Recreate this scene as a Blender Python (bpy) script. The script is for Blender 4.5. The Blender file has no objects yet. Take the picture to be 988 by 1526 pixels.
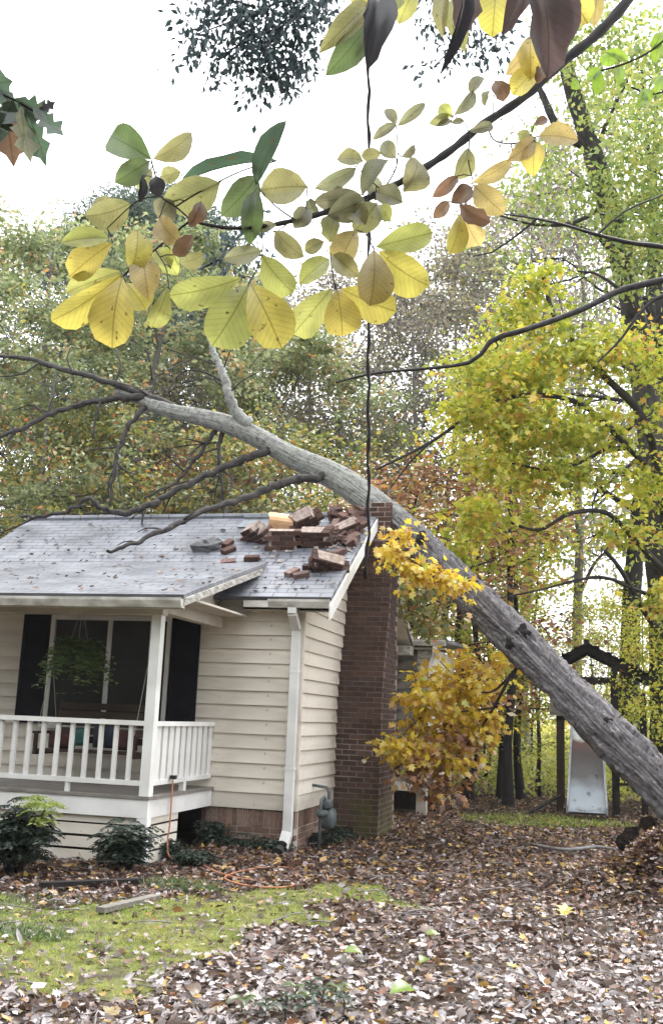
import bpy, math, random
import numpy as np
from mathutils import Matrix, Vector

sc = bpy.context.scene
col = sc.collection
R = math.radians

# ------------------------------------------------------------------ camera
FPX, YAW, PITCH, ROLL = 1500.0, R(14.69), R(11.45), R(2.306)
CAM = np.array([0.0, 0.0, 1.6])
_F = np.array([-math.sin(YAW) * math.cos(PITCH), math.cos(YAW) * math.cos(PITCH), math.sin(PITCH)])
_R0 = np.array([math.cos(YAW), math.sin(YAW), 0.0])
_U0 = np.cross(_R0, _F)
_R = math.cos(ROLL) * _R0 + math.sin(ROLL) * _U0
_U = -math.sin(ROLL) * _R0 + math.cos(ROLL) * _U0
cd = bpy.data.cameras.new('camera')
cd.sensor_fit = 'VERTICAL'
cd.sensor_height = 24.0
cd.lens = 24.0 * FPX / 1526.0
cd.clip_start = 0.05
cd.clip_end = 2000
cam = bpy.data.objects.new('camera', cd)
col.objects.link(cam)
cam.matrix_world = Matrix(((_R[0], _U[0], -_F[0], CAM[0]), (_R[1], _U[1], -_F[1], CAM[1]),
                           (_R[2], _U[2], -_F[2], CAM[2]), (0, 0, 0, 1)))
sc.camera = cam

# ------------------------------------------------------------------ world, sun, exposure (overcast noon, exposed for the shade)
SUN_EL, SUN_AZ = R(58), R(25)          # azimuth clockwise from +Y
w = bpy.data.worlds.new('World')
sc.world = w
w.use_nodes = True
nt = w.node_tree
nt.nodes.clear()
wo = nt.nodes.new('ShaderNodeOutputWorld')
bg = nt.nodes.new('ShaderNodeBackground')
sky = nt.nodes.new('ShaderNodeTexSky')
sky.sky_type = 'NISHITA'
sky.sun_disc = False
sky.sun_elevation = SUN_EL
sky.sun_rotation = SUN_AZ
sky.dust_density = 4.0
hs = nt.nodes.new('ShaderNodeHueSaturation')
hs.inputs['Saturation'].default_value = 0.16
mx = nt.nodes.new('ShaderNodeMix')
mx.data_type = 'RGBA'
mx.inputs[0].default_value = 0.75         # cloud cover over the clear sky
mx.inputs[7].default_value = (8.6, 8.8, 9.1, 1)
nt.links.new(sky.outputs[0], hs.inputs['Color'])
nt.links.new(hs.outputs[0], mx.inputs[6])
nt.links.new(mx.outputs[2], bg.inputs[0])
bg.inputs[1].default_value = 0.15
nt.links.new(bg.outputs[0], wo.inputs[0])
sd = bpy.data.lights.new('sun', 'SUN')
sd.energy = 1.5
sd.angle = R(12)
sd.color = (1.0, 0.96, 0.9)
sun = bpy.data.objects.new('sun', sd)
col.objects.link(sun)
_sdir = Vector((math.sin(SUN_AZ) * math.cos(SUN_EL), math.cos(SUN_AZ) * math.cos(SUN_EL), math.sin(SUN_EL)))
sun.rotation_euler = _sdir.to_track_quat('Z', 'Y').to_euler()
sc.view_settings.view_transform = 'Standard'
sc.view_settings.look = 'None'
sc.view_settings.gamma = 1.0
sc.view_settings.use_curve_mapping = False
sc.view_settings.exposure = 1.48
sc.cycles.max_bounces = 9
sc.cycles.diffuse_bounces = 7
sc.cycles.glossy_bounces = 3
sc.cycles.transmission_bounces = 5
sc.cycles.transparent_max_bounces = 6
sc.cycles.use_denoising = True
sc.cycles.volume_bounces = 1
VEIL = .00042

# ------------------------------------------------------------------ helpers
rng = np.random.default_rng(7)
rnd = random.Random(11)


def ray(px, py):
    return _F + _R * (px - 494) / FPX - _U * (py - 763) / FPX


def at(px, py, D):                       # world point seen at a photo position, D metres along the view axis
    return CAM + D * ray(px, py)


def on(px, py, ax, v):                   # world point on the plane axis = v
    q = ray(px, py)
    return CAM + q * (v - CAM[ax]) / q[ax]


def tag(o, label=None, cat=None, group=None, kind=None):
    if label: o['label'] = label
    if cat: o['category'] = cat
    if group: o['group'] = group
    if kind: o['kind'] = kind
    return o


def adopt(o, parent):
    if parent is not None:
        o.parent = parent
        o.matrix_parent_inverse = parent.matrix_basis.inverted()
    return o


def thing(name, loc, label, cat, group=None):
    o = bpy.data.objects.new(name, None)
    o.empty_display_size = 0.2
    col.objects.link(o)
    o.location = loc
    return tag(o, label, cat, group)


def link(name, me, parent=None, M=None):
    o = bpy.data.objects.new(name, me)
    col.objects.link(o)
    if M is not None: o.matrix_basis = M
    return adopt(o, parent)


def np_mesh(name, V, Fc, mat, smooth=False, rv=None):
    V = np.asarray(V, np.float32)
    Fc = np.asarray(Fc, np.int32)
    me = bpy.data.meshes.new(name)
    n, k = Fc.shape
    me.vertices.add(len(V)); me.vertices.foreach_set('co', V.ravel())
    me.loops.add(n * k); me.loops.foreach_set('vertex_index', Fc.ravel())
    me.polygons.add(n); me.polygons.foreach_set('loop_start', np.arange(0, n * k, k, dtype=np.int32))
    if smooth: me.polygons.foreach_set('use_smooth', np.ones(n, bool))
    if rv is not None:
        a = me.attributes.new('rv', 'FLOAT', 'FACE')
        a.data.foreach_set('value', np.asarray(rv, np.float32))
    me.materials.append(mat)
    me.update(calc_edges=True)
    return me


class MB:
    def __init__(s): s.v = []; s.f = []

    def add(s, vs, fs):
        b = len(s.v)
        s.v += [tuple(map(float, q)) for q in vs]
        s.f += [tuple(b + i for i in q) for q in fs]
        return s

    def box(s, x0, x1, y0, y1, z0, z1):
        return s.add([(x0, y0, z0), (x1, y0, z0), (x1, y1, z0), (x0, y1, z0), (x0, y0, z1), (x1, y0, z1), (x1, y1, z1), (x0, y1, z1)],
                     [(3, 2, 1, 0), (4, 5, 6, 7), (0, 1, 5, 4), (1, 2, 6, 5), (2, 3, 7, 6), (3, 0, 4, 7)])

    def hexa(s, pts):                    # 4 bottom + 4 top
        return s.add(pts, [(3, 2, 1, 0), (4, 5, 6, 7), (0, 1, 5, 4), (1, 2, 6, 5), (2, 3, 7, 6), (3, 0, 4, 7)])

    def beam(s, a, b, wd, ht, up=(0, 0, 1)):
        a = Vector(a); b = Vector(b); d = (b - a).normalized(); u = Vector(up)
        x = d.cross(u).normalized() * wd / 2; u = x.cross(d).normalized() * ht / 2
        return s.hexa([a - x - u, a + x - u, b + x - u, b - x - u, a - x + u, a + x + u, b + x + u, b - x + u])

    def prism(s, poly, ext):             # planar polygon swept by a vector
        n = len(poly); e = Vector(ext)
        P = [Vector(p) for p in poly]
        return s.add(P + [p + e for p in P], [tuple(range(n))[::-1], tuple(range(n, 2 * n))] +
                     [(i, (i + 1) % n, n + (i + 1) % n, n + i) for i in range(n)])

    def tube(s, pts, rad, k=6, cap=True):
        P = [Vector(p) for p in pts]; n = len(P)
        if not hasattr(rad, '__len__'): rad = [rad] * n
        ref = None; vs = []
        for i in range(n):
            d = (P[min(i + 1, n - 1)] - P[max(i - 1, 0)]).normalized()
            if ref is None:
                ref = d.cross(Vector((0, 0, 1)) if abs(d.z) < 0.9 else Vector((1, 0, 0))).normalized()
            ref = (ref - d * ref.dot(d)).normalized(); u = d.cross(ref)
            for j in range(k):
                t = 2 * math.pi * j / k
                vs.append(P[i] + (ref * math.cos(t) + u * math.sin(t)) * rad[i])
        fs = [(i * k + j, i * k + (j + 1) % k, (i + 1) * k + (j + 1) % k, (i + 1) * k + j) for i in range(n - 1) for j in range(k)]
        if cap: fs += [tuple(range(k))[::-1], tuple(range((n - 1) * k, n * k))]
        return s.add(vs, fs)

    def mesh(s, name, mat, smooth=False):
        me = bpy.data.meshes.new(name)
        me.from_pydata(s.v, [], s.f)
        if smooth: me.polygons.foreach_set('use_smooth', [True] * len(me.polygons))
        me.materials.append(mat)
        me.update()
        return me

    def build(s, name, mat, parent=None, smooth=False):
        return link(name, s.mesh(name, mat, smooth), parent)


def spline(pts, n):                      # Catmull-Rom through pts (rows of any width)
    P = np.asarray(pts, float); m = len(P)
    Q = np.vstack([2 * P[0] - P[1], P, 2 * P[-1] - P[-2]]); out = []
    for i in range(m - 1):
        a, b, c, d = Q[i:i + 4]
        for t in np.linspace(0, 1, n, endpoint=False):
            out.append(.5 * (2 * b + (c - a) * t + (2 * a - 5 * b + 4 * c - d) * t * t + (3 * b - a - 3 * c + d) * t ** 3))
    out.append(P[-1])
    return np.array(out)


# ------------------------------------------------------------------ materials
def newmat(name):
    m = bpy.data.materials.new(name); m.use_nodes = True
    t = m.node_tree; t.nodes.clear()
    o = t.nodes.new('ShaderNodeOutputMaterial')
    return m, t, o, t.nodes, t.links


def ramp(N, stops, interp='LINEAR'):
    r = N.new('ShaderNodeValToRGB'); r.color_ramp.interpolation = interp
    e = r.color_ramp.elements
    while len(e) < len(stops): e.new(0.5)
    for q, (p, c) in zip(e, stops):
        q.position = p; q.color = (*c, 1)
    return r


def pm(name, c1, c2, scale=4.0, rough=0.8, bump=0.0, bscale=40.0, detail=6, spec=0.3, metal=0.0, stretch=None, objrand=0.0, lo=.35, hi=.65, bdist=.01):
    m, t, o, N, L = newmat(name)
    tc = N.new('ShaderNodeTexCoord'); mp = N.new('ShaderNodeMapping'); L.new(tc.outputs['Object'], mp.inputs[0])
    if stretch: mp.inputs['Scale'].default_value = stretch
    nz = N.new('ShaderNodeTexNoise'); nz.inputs['Scale'].default_value = scale; nz.inputs['Detail'].default_value = detail
    L.new(mp.outputs[0], nz.inputs['Vector'])
    r = ramp(N, [(lo, c1), (hi, c2)]); L.new(nz.outputs['Fac'], r.inputs[0])
    b = N.new('ShaderNodeBsdfPrincipled'); out = r.outputs[0]
    if objrand:
        oi = N.new('ShaderNodeObjectInfo'); h = N.new('ShaderNodeHueSaturation')
        mr = N.new('ShaderNodeMapRange'); mr.inputs['To Min'].default_value = 1 - objrand; mr.inputs['To Max'].default_value = 1 + objrand
        L.new(oi.outputs['Random'], mr.inputs[0]); L.new(mr.outputs[0], h.inputs['Value']); L.new(out, h.inputs['Color']); out = h.outputs[0]
    L.new(out, b.inputs['Base Color'])
    b.inputs['Roughness'].default_value = rough; b.inputs['Specular IOR Level'].default_value = spec; b.inputs['Metallic'].default_value = metal
    if bump:
        n2 = N.new('ShaderNodeTexNoise'); n2.inputs['Scale'].default_value = bscale; n2.inputs['Detail'].default_value = 5
        L.new(mp.outputs[0], n2.inputs['Vector'])
        bp = N.new('ShaderNodeBump'); bp.inputs['Strength'].default_value = bump; bp.inputs['Distance'].default_value = bdist
        L.new(n2.outputs['Fac'], bp.inputs['Height']); L.new(bp.outputs[0], b.inputs['Normal'])
    L.new(b.outputs[0], o.inputs[0])
    return m


def leafmat(name, stops, trans=0.45, gloss=0.06, interp='LINEAR', objrand=0.0):
    m, t, o, N, L = newmat(name)
    a = N.new('ShaderNodeAttribute'); a.attribute_name = 'rv'
    r = ramp(N, stops, interp); L.new(a.outputs['Fac'], r.inputs[0]); c = r.outputs[0]
    if objrand:
        oi = N.new('ShaderNodeObjectInfo'); h = N.new('ShaderNodeHueSaturation')
        mr = N.new('ShaderNodeMapRange'); mr.inputs['To Min'].default_value = 1 - objrand; mr.inputs['To Max'].default_value = 1 + objrand
        L.new(oi.outputs['Random'], mr.inputs[0]); L.new(mr.outputs[0], h.inputs['Value']); L.new(c, h.inputs['Color']); c = h.outputs[0]
    d = N.new('ShaderNodeBsdfDiffuse'); tr = N.new('ShaderNodeBsdfTranslucent'); g = N.new('ShaderNodeBsdfGlossy')
    g.inputs['Roughness'].default_value = .45; g.inputs['Color'].default_value = (.9, .92, .95, 1)
    L.new(c, d.inputs[0]); L.new(c, tr.inputs[0])
    m1 = N.new('ShaderNodeMixShader'); m1.inputs[0].default_value = trans
    L.new(d.outputs[0], m1.inputs[1]); L.new(tr.outputs[0], m1.inputs[2])
    m2 = N.new('ShaderNodeMixShader'); m2.inputs[0].default_value = gloss
    L.new(m1.outputs[0], m2.inputs[1]); L.new(g.outputs[0], m2.inputs[2]); L.new(m2.outputs[0], o.inputs[0])
    return m


M = {}
M['white'] = pm('white_paint', (.66, .65, .62), (.80, .79, .77), 3.0, .55, .15, 60, objrand=.05)
M['trim'] = pm('white_trim', (.60, .585, .545), (.76, .745, .71), 2.2, .6, .15, 50)
M['porchfloor'] = pm('deck_paint', (.16, .145, .13), (.24, .22, .20), 5, .7, .2, 40, stretch=(1, 6, 1))
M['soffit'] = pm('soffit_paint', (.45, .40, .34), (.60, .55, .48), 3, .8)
M['black'] = pm('shutter_paint', (.006, .006, .009), (.010, .010, .014), 5, .75, spec=.1)
M['glass'] = pm('window_screen', (.02, .019, .02), (.034, .032, .032), 1.5, .1, spec=.5)
M['fascia'] = pm('fascia_paint', (.52, .50, .46), (.70, .69, .66), 6, .7, .2, 40, stretch=(1, 1, 3))
M['gutter'] = pm('dirty_gutter', (.34, .32, .28), (.66, .645, .61), 5, .6, .2, 40, stretch=(1, 1, 2))
M['fasciaoldshade'] = pm('flaking_shaded_fascia', (.20, .185, .165), (.50, .485, .45), 9, .8, .4, 40, stretch=(1, 1, 3))  # dirty porch rake paint; at the rear it stands in for shade
M['wingshade'] = pm('shaded_wing_boards', (.10, .09, .078), (.22, .20, .175), 5, .85, .3, 40, objrand=.1)  # board colour darkened to stand in for shade on the wing
M['mortar'] = pm('mortar', (.34, .30, .26), (.52, .46, .41), 5, .95, .5, 60)
M['flue'] = pm('clay_flue', (.62, .36, .19), (.72, .46, .27), 6, .8, .2, 40)
M['metal_grey'] = pm('grey_metal', (.22, .24, .26), (.32, .34, .36), 6, .45, metal=.6, spec=.5)
M['meter'] = pm('meter_paint', (.04, .05, .053), (.11, .128, .132), 14, .6, spec=.4)
M['galv'] = pm('galvanised_sheet', (.42, .45, .49), (.56, .59, .63), 5, .33, metal=.85, spec=.5)
M['rubber'] = pm('black_plastic', (.012, .012, .012), (.02, .02, .02), 5, .5)
M['orange'] = pm('orange_cord', (.36, .14, .075), (.46, .20, .11), 5, .5)
M['rope'] = pm('white_rope', (.30, .29, .28), (.40, .39, .37), 30, .8)
M['brownwood'] = pm('stained_wood', (.025, .016, .011), (.05, .03, .019), 8, .6, .2, 30, stretch=(1, 8, 8), objrand=.2)
M['darkwood'] = pm('weathered_dark_wood', (.010, .009, .009), (.026, .022, .020), 5, .8, .4, 30)
M['redcloth'] = pm('red_cloth', (.05, .02, .019), (.075, .03, .028), 10, .9)
M['tealcloth'] = pm('teal_cloth', (.03, .10, .09), (.045, .13, .115), 10, .9)
M['navycloth'] = pm('navy_cloth', (.018, .02, .036), (.03, .032, .05), 10, .9)
M['plank'] = pm('grey_plank', (.12, .11, .095), (.24, .22, .20), 6, .85, .4, 30, stretch=(1, 7, 7))
M['dark'] = pm('crawl_shade', (.015, .012, .010), (.03, .025, .02), 4, 1)  # near black colour that stands in for shade under floors and between boards
M['hollow'] = pm('hollow_dark', (.010, .008, .007), (.032, .024, .019), 14, 1, 1, 22, bdist=.05, spec=.05)  # near black colour standing in for shade in a hollow
M['chunkmortar'] = pm('dusty_old_mortar', (.20, .15, .125), (.40, .33, .29), 14, .95, .6, 40)
M['crumb'] = pm('mortar_crumbs', (.42, .36, .32), (.62, .56, .52), 9, .95, objrand=.2)


def siding_mat():
    m, t, o, N, L = newmat('cream_siding')
    tc = N.new('ShaderNodeTexCoord'); mp = N.new('ShaderNodeMapping'); mp.inputs['Scale'].default_value = (.5, .5, 2.2); L.new(tc.outputs['Object'], mp.inputs[0])
    nz = N.new('ShaderNodeTexNoise'); nz.inputs['Scale'].default_value = 2.6; nz.inputs['Detail'].default_value = 7; L.new(mp.outputs[0], nz.inputs['Vector'])
    r = ramp(N, [(.3, (.58, .52, .44)), (.52, (.72, .665, .58)), (.75, (.75, .70, .63))]); L.new(nz.outputs['Fac'], r.inputs[0])
    n2 = N.new('ShaderNodeTexNoise'); n2.inputs['Scale'].default_value = 17; n2.inputs['Detail'].default_value = 3; L.new(tc.outputs['Object'], n2.inputs['Vector'])
    r2 = ramp(N, [(.69, (0, 0, 0)), (.74, (.5, .5, .5))]); L.new(n2.outputs['Fac'], r2.inputs[0])
    mxx = N.new('ShaderNodeMix'); mxx.data_type = 'RGBA'; L.new(r2.outputs[0], mxx.inputs[0]); L.new(r.outputs[0], mxx.inputs[6]); mxx.inputs[7].default_value = (.16, .12, .09, 1)
    oi = N.new('ShaderNodeObjectInfo'); h = N.new('ShaderNodeHueSaturation'); mr = N.new('ShaderNodeMapRange')
    mr.inputs['To Min'].default_value = .92; mr.inputs['To Max'].default_value = 1.05
    L.new(oi.outputs['Random'], mr.inputs[0]); L.new(mr.outputs[0], h.inputs['Value']); L.new(mxx.outputs[2], h.inputs['Color'])
    b = N.new('ShaderNodeBsdfPrincipled'); b.inputs['Roughness'].default_value = .62; b.inputs['Specular IOR Level'].default_value = .3
    wv = N.new('ShaderNodeTexNoise'); wv.inputs['Scale'].default_value = 9; m3 = N.new('ShaderNodeMapping'); m3.inputs['Scale'].default_value = (.4, .4, 9); L.new(tc.outputs['Object'], m3.inputs[0]); L.new(m3.outputs[0], wv.inputs['Vector'])
    bp = N.new('ShaderNodeBump'); bp.inputs['Strength'].default_value = .2; bp.inputs['Distance'].default_value = .004
    L.new(wv.outputs['Fac'], bp.inputs['Height']); L.new(bp.outputs[0], b.inputs['Normal'])
    L.new(h.outputs[0], b.inputs['Base Color']); L.new(b.outputs[0], o.inputs[0])
    return m


M['siding'] = siding_mat()


def brick_mat(name, cols, moss=True):
    m, t, o, N, L = newmat(name)
    oi = N.new('ShaderNodeObjectInfo')
    r = ramp(N, cols); L.new(oi.outputs['Random'], r.inputs[0])
    ge = N.new('ShaderNodeNewGeometry')
    nz = N.new('ShaderNodeTexNoise'); nz.inputs['Scale'].default_value = 28; nz.inputs['Detail'].default_value = 6; L.new(ge.outputs['Position'], nz.inputs['Vector'])
    rr = ramp(N, [(.3, (.62, .62, .62)), (.7, (1.2, 1.2, 1.2))]); L.new(nz.outputs['Fac'], rr.inputs[0])
    mm = N.new('ShaderNodeMix'); mm.data_type = 'RGBA'; mm.blend_type = 'MULTIPLY'; mm.inputs[0].default_value = 1
    L.new(r.outputs[0], mm.inputs[6]); L.new(rr.outputs[0], mm.inputs[7]); c = mm.outputs[2]
    if moss:                              # green algae growing up from the damp base
        sp = N.new('ShaderNodeSeparateXYZ'); L.new(ge.outputs['Position'], sp.inputs[0])
        n3 = N.new('ShaderNodeTexNoise'); n3.inputs['Scale'].default_value = 3.2; n3.inputs['Detail'].default_value = 5; L.new(ge.outputs['Position'], n3.inputs['Vector'])
        ad = N.new('ShaderNodeMath'); ad.operation = 'MULTIPLY_ADD'; ad.inputs[1].default_value = -1.7; ad.inputs[2].default_value = 1.35; L.new(n3.outputs['Fac'], ad.inputs[0])
        sb = N.new('ShaderNodeMath'); sb.operation = 'ADD'; L.new(sp.outputs['Z'], sb.inputs[0]); L.new(ad.outputs[0], sb.inputs[1])
        mr = N.new('ShaderNodeMapRange'); mr.inputs['From Min'].default_value = 1.05; mr.inputs['From Max'].default_value = .55; mr.inputs['To Max'].default_value = .8
        L.new(sb.outputs[0], mr.inputs[0])
        m2 = N.new('ShaderNodeMix'); m2.data_type = 'RGBA'; L.new(mr.outputs[0], m2.inputs[0]); L.new(c, m2.inputs[6]); m2.inputs[7].default_value = (.085, .085, .022, 1); c = m2.outputs[2]
    b = N.new('ShaderNodeBsdfPrincipled'); b.inputs['Roughness'].default_value = .9; b.inputs['Specular IOR Level'].default_value = .2
    bp = N.new('ShaderNodeBump'); bp.inputs['Strength'].default_value = .5; bp.inputs['Distance'].default_value = .006
    L.new(nz.outputs['Fac'], bp.inputs['Height']); L.new(bp.outputs[0], b.inputs['Normal'])
    L.new(c, b.inputs['Base Color']); L.new(b.outputs[0], o.inputs[0])
    return m


M['brick'] = brick_mat('aged_brick', [(0, (.060, .038, .032)), (.5, (.085, .052, .043)), (.85, (.125, .074, .060)), (1, (.075, .056, .050))])
M['brickf'] = brick_mat('foundation_brick', [(0, (.17, .105, .082)), (.5, (.24, .155, .12)), (1, (.29, .215, .175))], moss=False)
M['brickr'] = brick_mat('broken_brick', [(0, (.13, .074, .062)), (.4, (.095, .054, .046)), (.75, (.24, .16, .14)), (1, (.07, .042, .037))], moss=False)
M['brickdk'] = brick_mat('sooty_brick', [(0, (.055, .032, .027)), (.6, (.085, .046, .037)), (1, (.14, .08, .065))], moss=False)


def chim_mortar():
    m, t, o, N, L = newmat('chimney_mortar')
    ge = N.new('ShaderNodeNewGeometry')
    nz = N.new('ShaderNodeTexNoise'); nz.inputs['Scale'].default_value = 2.0; nz.inputs['Detail'].default_value = 4; L.new(ge.outputs['Position'], nz.inputs['Vector'])
    # repointed pale patch low on the left side of the stack
    ds = N.new('ShaderNodeVectorMath'); ds.operation = 'DISTANCE'; ds.inputs[1].default_value = (-3.34, 13.8, 1.0); L.new(ge.outputs['Position'], ds.inputs[0])
    ad = N.new('ShaderNodeMath'); ad.operation = 'MULTIPLY_ADD'; ad.inputs[1].default_value = .5; L.new(nz.outputs['Fac'], ad.inputs[0]); L.new(ds.outputs['Value'], ad.inputs[2])
    mr = N.new('ShaderNodeMapRange'); mr.inputs['From Min'].default_value = .95; mr.inputs['From Max'].default_value = .45; L.new(ad.outputs[0], mr.inputs[0])
    mxx = N.new('ShaderNodeMix'); mxx.data_type = 'RGBA'; mxx.inputs[6].default_value = (.25, .19, .165, 1); mxx.inputs[7].default_value = (.50, .44, .40, 1); L.new(mr.outputs[0], mxx.inputs[0])
    b = N.new('ShaderNodeBsdfPrincipled'); b.inputs['Roughness'].default_value = .95; L.new(mxx.outputs[2], b.inputs['Base Color']); L.new(b.outputs[0], o.inputs[0])
    return m


M['cmortar'] = chim_mortar()


def shingle_mat():
    m, t, o, N, L = newmat('wet_grey_shingles')
    tc = N.new('ShaderNodeTexCoord')
    mp = N.new('ShaderNodeMapping'); L.new(tc.outputs['Object'], mp.inputs[0]); mp.inputs['Scale'].default_value = (1, 1, 1)
    bk = N.new('ShaderNodeTexBrick'); bk.inputs['Scale'].default_value = 1; bk.inputs['Brick Width'].default_value = .3; bk.inputs['Row Height'].default_value = .125
    bk.inputs['Mortar Size'].default_value = .009; bk.inputs['Color1'].default_value = (.15, .157, .178, 1); bk.inputs['Color2'].default_value = (.20, .207, .23, 1); bk.inputs['Mortar'].default_value = (.06, .06, .068, 1)
    L.new(mp.outputs[0], bk.inputs['Vector'])
    nz = N.new('ShaderNodeTexNoise'); nz.inputs['Scale'].default_value = 1.7; nz.inputs['Detail'].default_value = 8; L.new(tc.outputs['Object'], nz.inputs['Vector'])
    rr = ramp(N, [(.3, (.6, .6, .62)), (.7, (1.3, 1.3, 1.3))]); L.new(nz.outputs['Fac'], rr.inputs[0])
    mm = N.new('ShaderNodeMix'); mm.data_type = 'RGBA'; mm.blend_type = 'MULTIPLY'; mm.inputs[0].default_value = 1
    L.new(bk.outputs['Color'], mm.inputs[6]); L.new(rr.outputs[0], mm.inputs[7])
    b = N.new('ShaderNodeBsdfPrincipled'); b.inputs['Roughness'].default_value = .42; b.inputs['Specular IOR Level'].default_value = .55
    n2 = N.new('ShaderNodeTexNoise'); n2.inputs['Scale'].default_value = 160; L.new(tc.outputs['Object'], n2.inputs['Vector'])
    mh = N.new('ShaderNodeMath'); mh.operation = 'MULTIPLY_ADD'; mh.inputs[1].default_value = .35; L.new(n2.outputs['Fac'], mh.inputs[0]); L.new(bk.outputs['Fac'], mh.inputs[2])
    bp = N.new('ShaderNodeBump'); bp.inputs['Strength'].default_value = .5; bp.inputs['Distance'].default_value = -.006
    L.new(mh.outputs[0], bp.inputs['Height']); L.new(bp.outputs[0], b.inputs['Normal'])
    L.new(mm.outputs[2], b.inputs['Base Color']); L.new(b.outputs[0], o.inputs[0])
    return m


M['shingle'] = shingle_mat()


def bark_mat(name, dark, light, lichen=None, lz=(0, 0), scale=1.0):
    m, t, o, N, L = newmat(name)
    ge = N.new('ShaderNodeTexCoord')
    nz = N.new('ShaderNodeTexNoise'); nz.inputs['Scale'].default_value = 9 * scale; nz.inputs['Detail'].default_value = 8; L.new(ge.outputs['Object'], nz.inputs['Vector'])
    a = N.new('ShaderNodeAttribute'); a.attribute_name = 'rv'
    ad = N.new('ShaderNodeMath'); ad.operation = 'MULTIPLY_ADD'; ad.inputs[1].default_value = .55; L.new(nz.outputs['Fac'], ad.inputs[0]); L.new(a.outputs['Fac'], ad.inputs[2])
    r = ramp(N, [(.15, dark), (.75, light)]); L.new(ad.outputs[0], r.inputs[0]); c = r.outputs[0]
    if lichen:
        n2 = N.new('ShaderNodeTexNoise'); n2.inputs['Scale'].default_value = 13; n2.inputs['Detail'].default_value = 8; n2.inputs['Roughness'].default_value = .75; L.new(ge.outputs['Object'], n2.inputs['Vector'])
        sp = N.new('ShaderNodeSeparateXYZ'); L.new(ge.outputs['Object'], sp.inputs[0])
        mr = N.new('ShaderNodeMapRange'); mr.inputs['From Min'].default_value = lz[0]; mr.inputs['From Max'].default_value = lz[1]; mr.inputs['To Min'].default_value = -.22; mr.inputs['To Max'].default_value = .12; L.new(sp.outputs['Z'], mr.inputs[0])
        a2 = N.new('ShaderNodeMath'); a2.operation = 'ADD'; L.new(n2.outputs['Fac'], a2.inputs[0]); L.new(mr.outputs[0], a2.inputs[1])
        r2 = ramp(N, [(.5, (0, 0, 0)), (.66, (.8, .8, .8))]); L.new(a2.outputs[0], r2.inputs[0])
        mxx = N.new('ShaderNodeMix'); mxx.data_type = 'RGBA'; L.new(r2.outputs[0], mxx.inputs[0]); L.new(c, mxx.inputs[6]); mxx.inputs[7].default_value = (*lichen, 1); c = mxx.outputs[2]
    b = N.new('ShaderNodeBsdfPrincipled'); b.inputs['Roughness'].default_value = .85; b.inputs['Specular IOR Level'].default_value = .25
    bp = N.new('ShaderNodeBump'); bp.inputs['Strength'].default_value = .6; bp.inputs['Distance'].default_value = .02; L.new(nz.outputs['Fac'], bp.inputs['Height']); L.new(bp.outputs[0], b.inputs['Normal'])
    L.new(c, b.inputs['Base Color']); L.new(b.outputs[0], o.inputs[0])
    return m


M['bark'] = bark_mat('furrowed_bark', (.035, .031, .032), (.21, .195, .20), (.31, .32, .28), (3.4, 4.8))
M['barkthin'] = bark_mat('dark_limb_bark', (.018, .016, .016), (.075, .067, .063), (.15, .15, .125), (5.0, 9.5))
M['barkdk'] = bark_mat('dark_standing_bark', (.014, .013, .014), (.055, .049, .046))
M['barkgrey'] = bark_mat('grey_woodland_bark', (.10, .09, .082), (.26, .245, .225))
M['twig'] = pm('dark_twig', (.020, .018, .020), (.05, .045, .045), 20, .7)
M['twiggrey'] = pm('grey_twig', (.13, .12, .12), (.24, .225, .22), 10, .8)

M['litter'] = leafmat('dead_leaf_litter', [(0, (.045, .027, .02)), (.2, (.11, .063, .044)), (.36, (.20, .13, .097)), (.52, (.27, .215, .19)), (.74, (.47, .44, .45)), (.88, (.25, .095, .05)), (.95, (.46, .31, .08)), (1, (.50, .28, .06))], .15, .05)
M['grass'] = leafmat('lawn_grass', [(0, (.10, .17, .025)), (.45, (.24, .33, .045)), (.8, (.38, .44, .07)), (1, (.46, .42, .12))], .35, .04)
M['lf_grey'] = leafmat('greygreen_foliage', [(0, (.12, .16, .06)), (.4, (.22, .27, .115)), (.7, (.33, .36, .18)), (.93, (.43, .42, .20)), (.975, (.54, .45, .10)), (1, (.48, .26, .10))], .5, .05, objrand=.15)
M['lf_brown'] = leafmat('browngrey_foliage', [(0, (.14, .125, .11)), (.4, (.25, .225, .19)), (.75, (.35, .315, .25)), (.93, (.43, .35, .20)), (1, (.48, .44, .15))], .45, .05, objrand=.15)
M['lf_olive'] = leafmat('olive_foliage', [(0, (0.128, 0.165, 0.045)), (.4, (0.240, 0.270, 0.068)), (.7, (0.375, 0.360, 0.090)), (.9, (0.540, 0.405, 0.075)), (1, (0.570, 0.225, 0.075))], .5, .08, objrand=.12)
M['lf_pine'] = leafmat('pine_needles', [(0, (0.053, 0.090, 0.063)), (.6, (0.105, 0.150, 0.105)), (1, (0.180, 0.210, 0.135))], .3, .06)
M['lf_yellow'] = leafmat('yellowgreen_maple', [(0, (.20, .26, .03)), (.3, (.37, .42, .045)), (.65, (.57, .57, .07)), (.92, (.68, .57, .085)), (1, (.58, .33, .07))], .52, .04)
M['lf_gold'] = leafmat('golden_maple', [(0, (.42, .22, .04)), (.2, (.60, .38, .04)), (.5, (.75, .58, .05)), (.8, (.78, .66, .07)), (.93, (.66, .34, .06)), (1, (.50, .56, .08))], .55, .06)
M['lf_rust'] = leafmat('rusty_foliage', [(0, (0.130, 0.065, 0.039)), (.4, (0.312, 0.143, 0.065)), (.7, (0.520, 0.260, 0.091)), (.9, (0.572, 0.416, 0.104)), (1, (0.650, 0.546, 0.390))], .4, .06)
M['lf_green'] = leafmat('light_green_foliage', [(0, (.14, .21, .05)), (.4, (.26, .35, .08)), (.8, (.42, .46, .11)), (1, (.56, .52, .13))], .5, .06)
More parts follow.
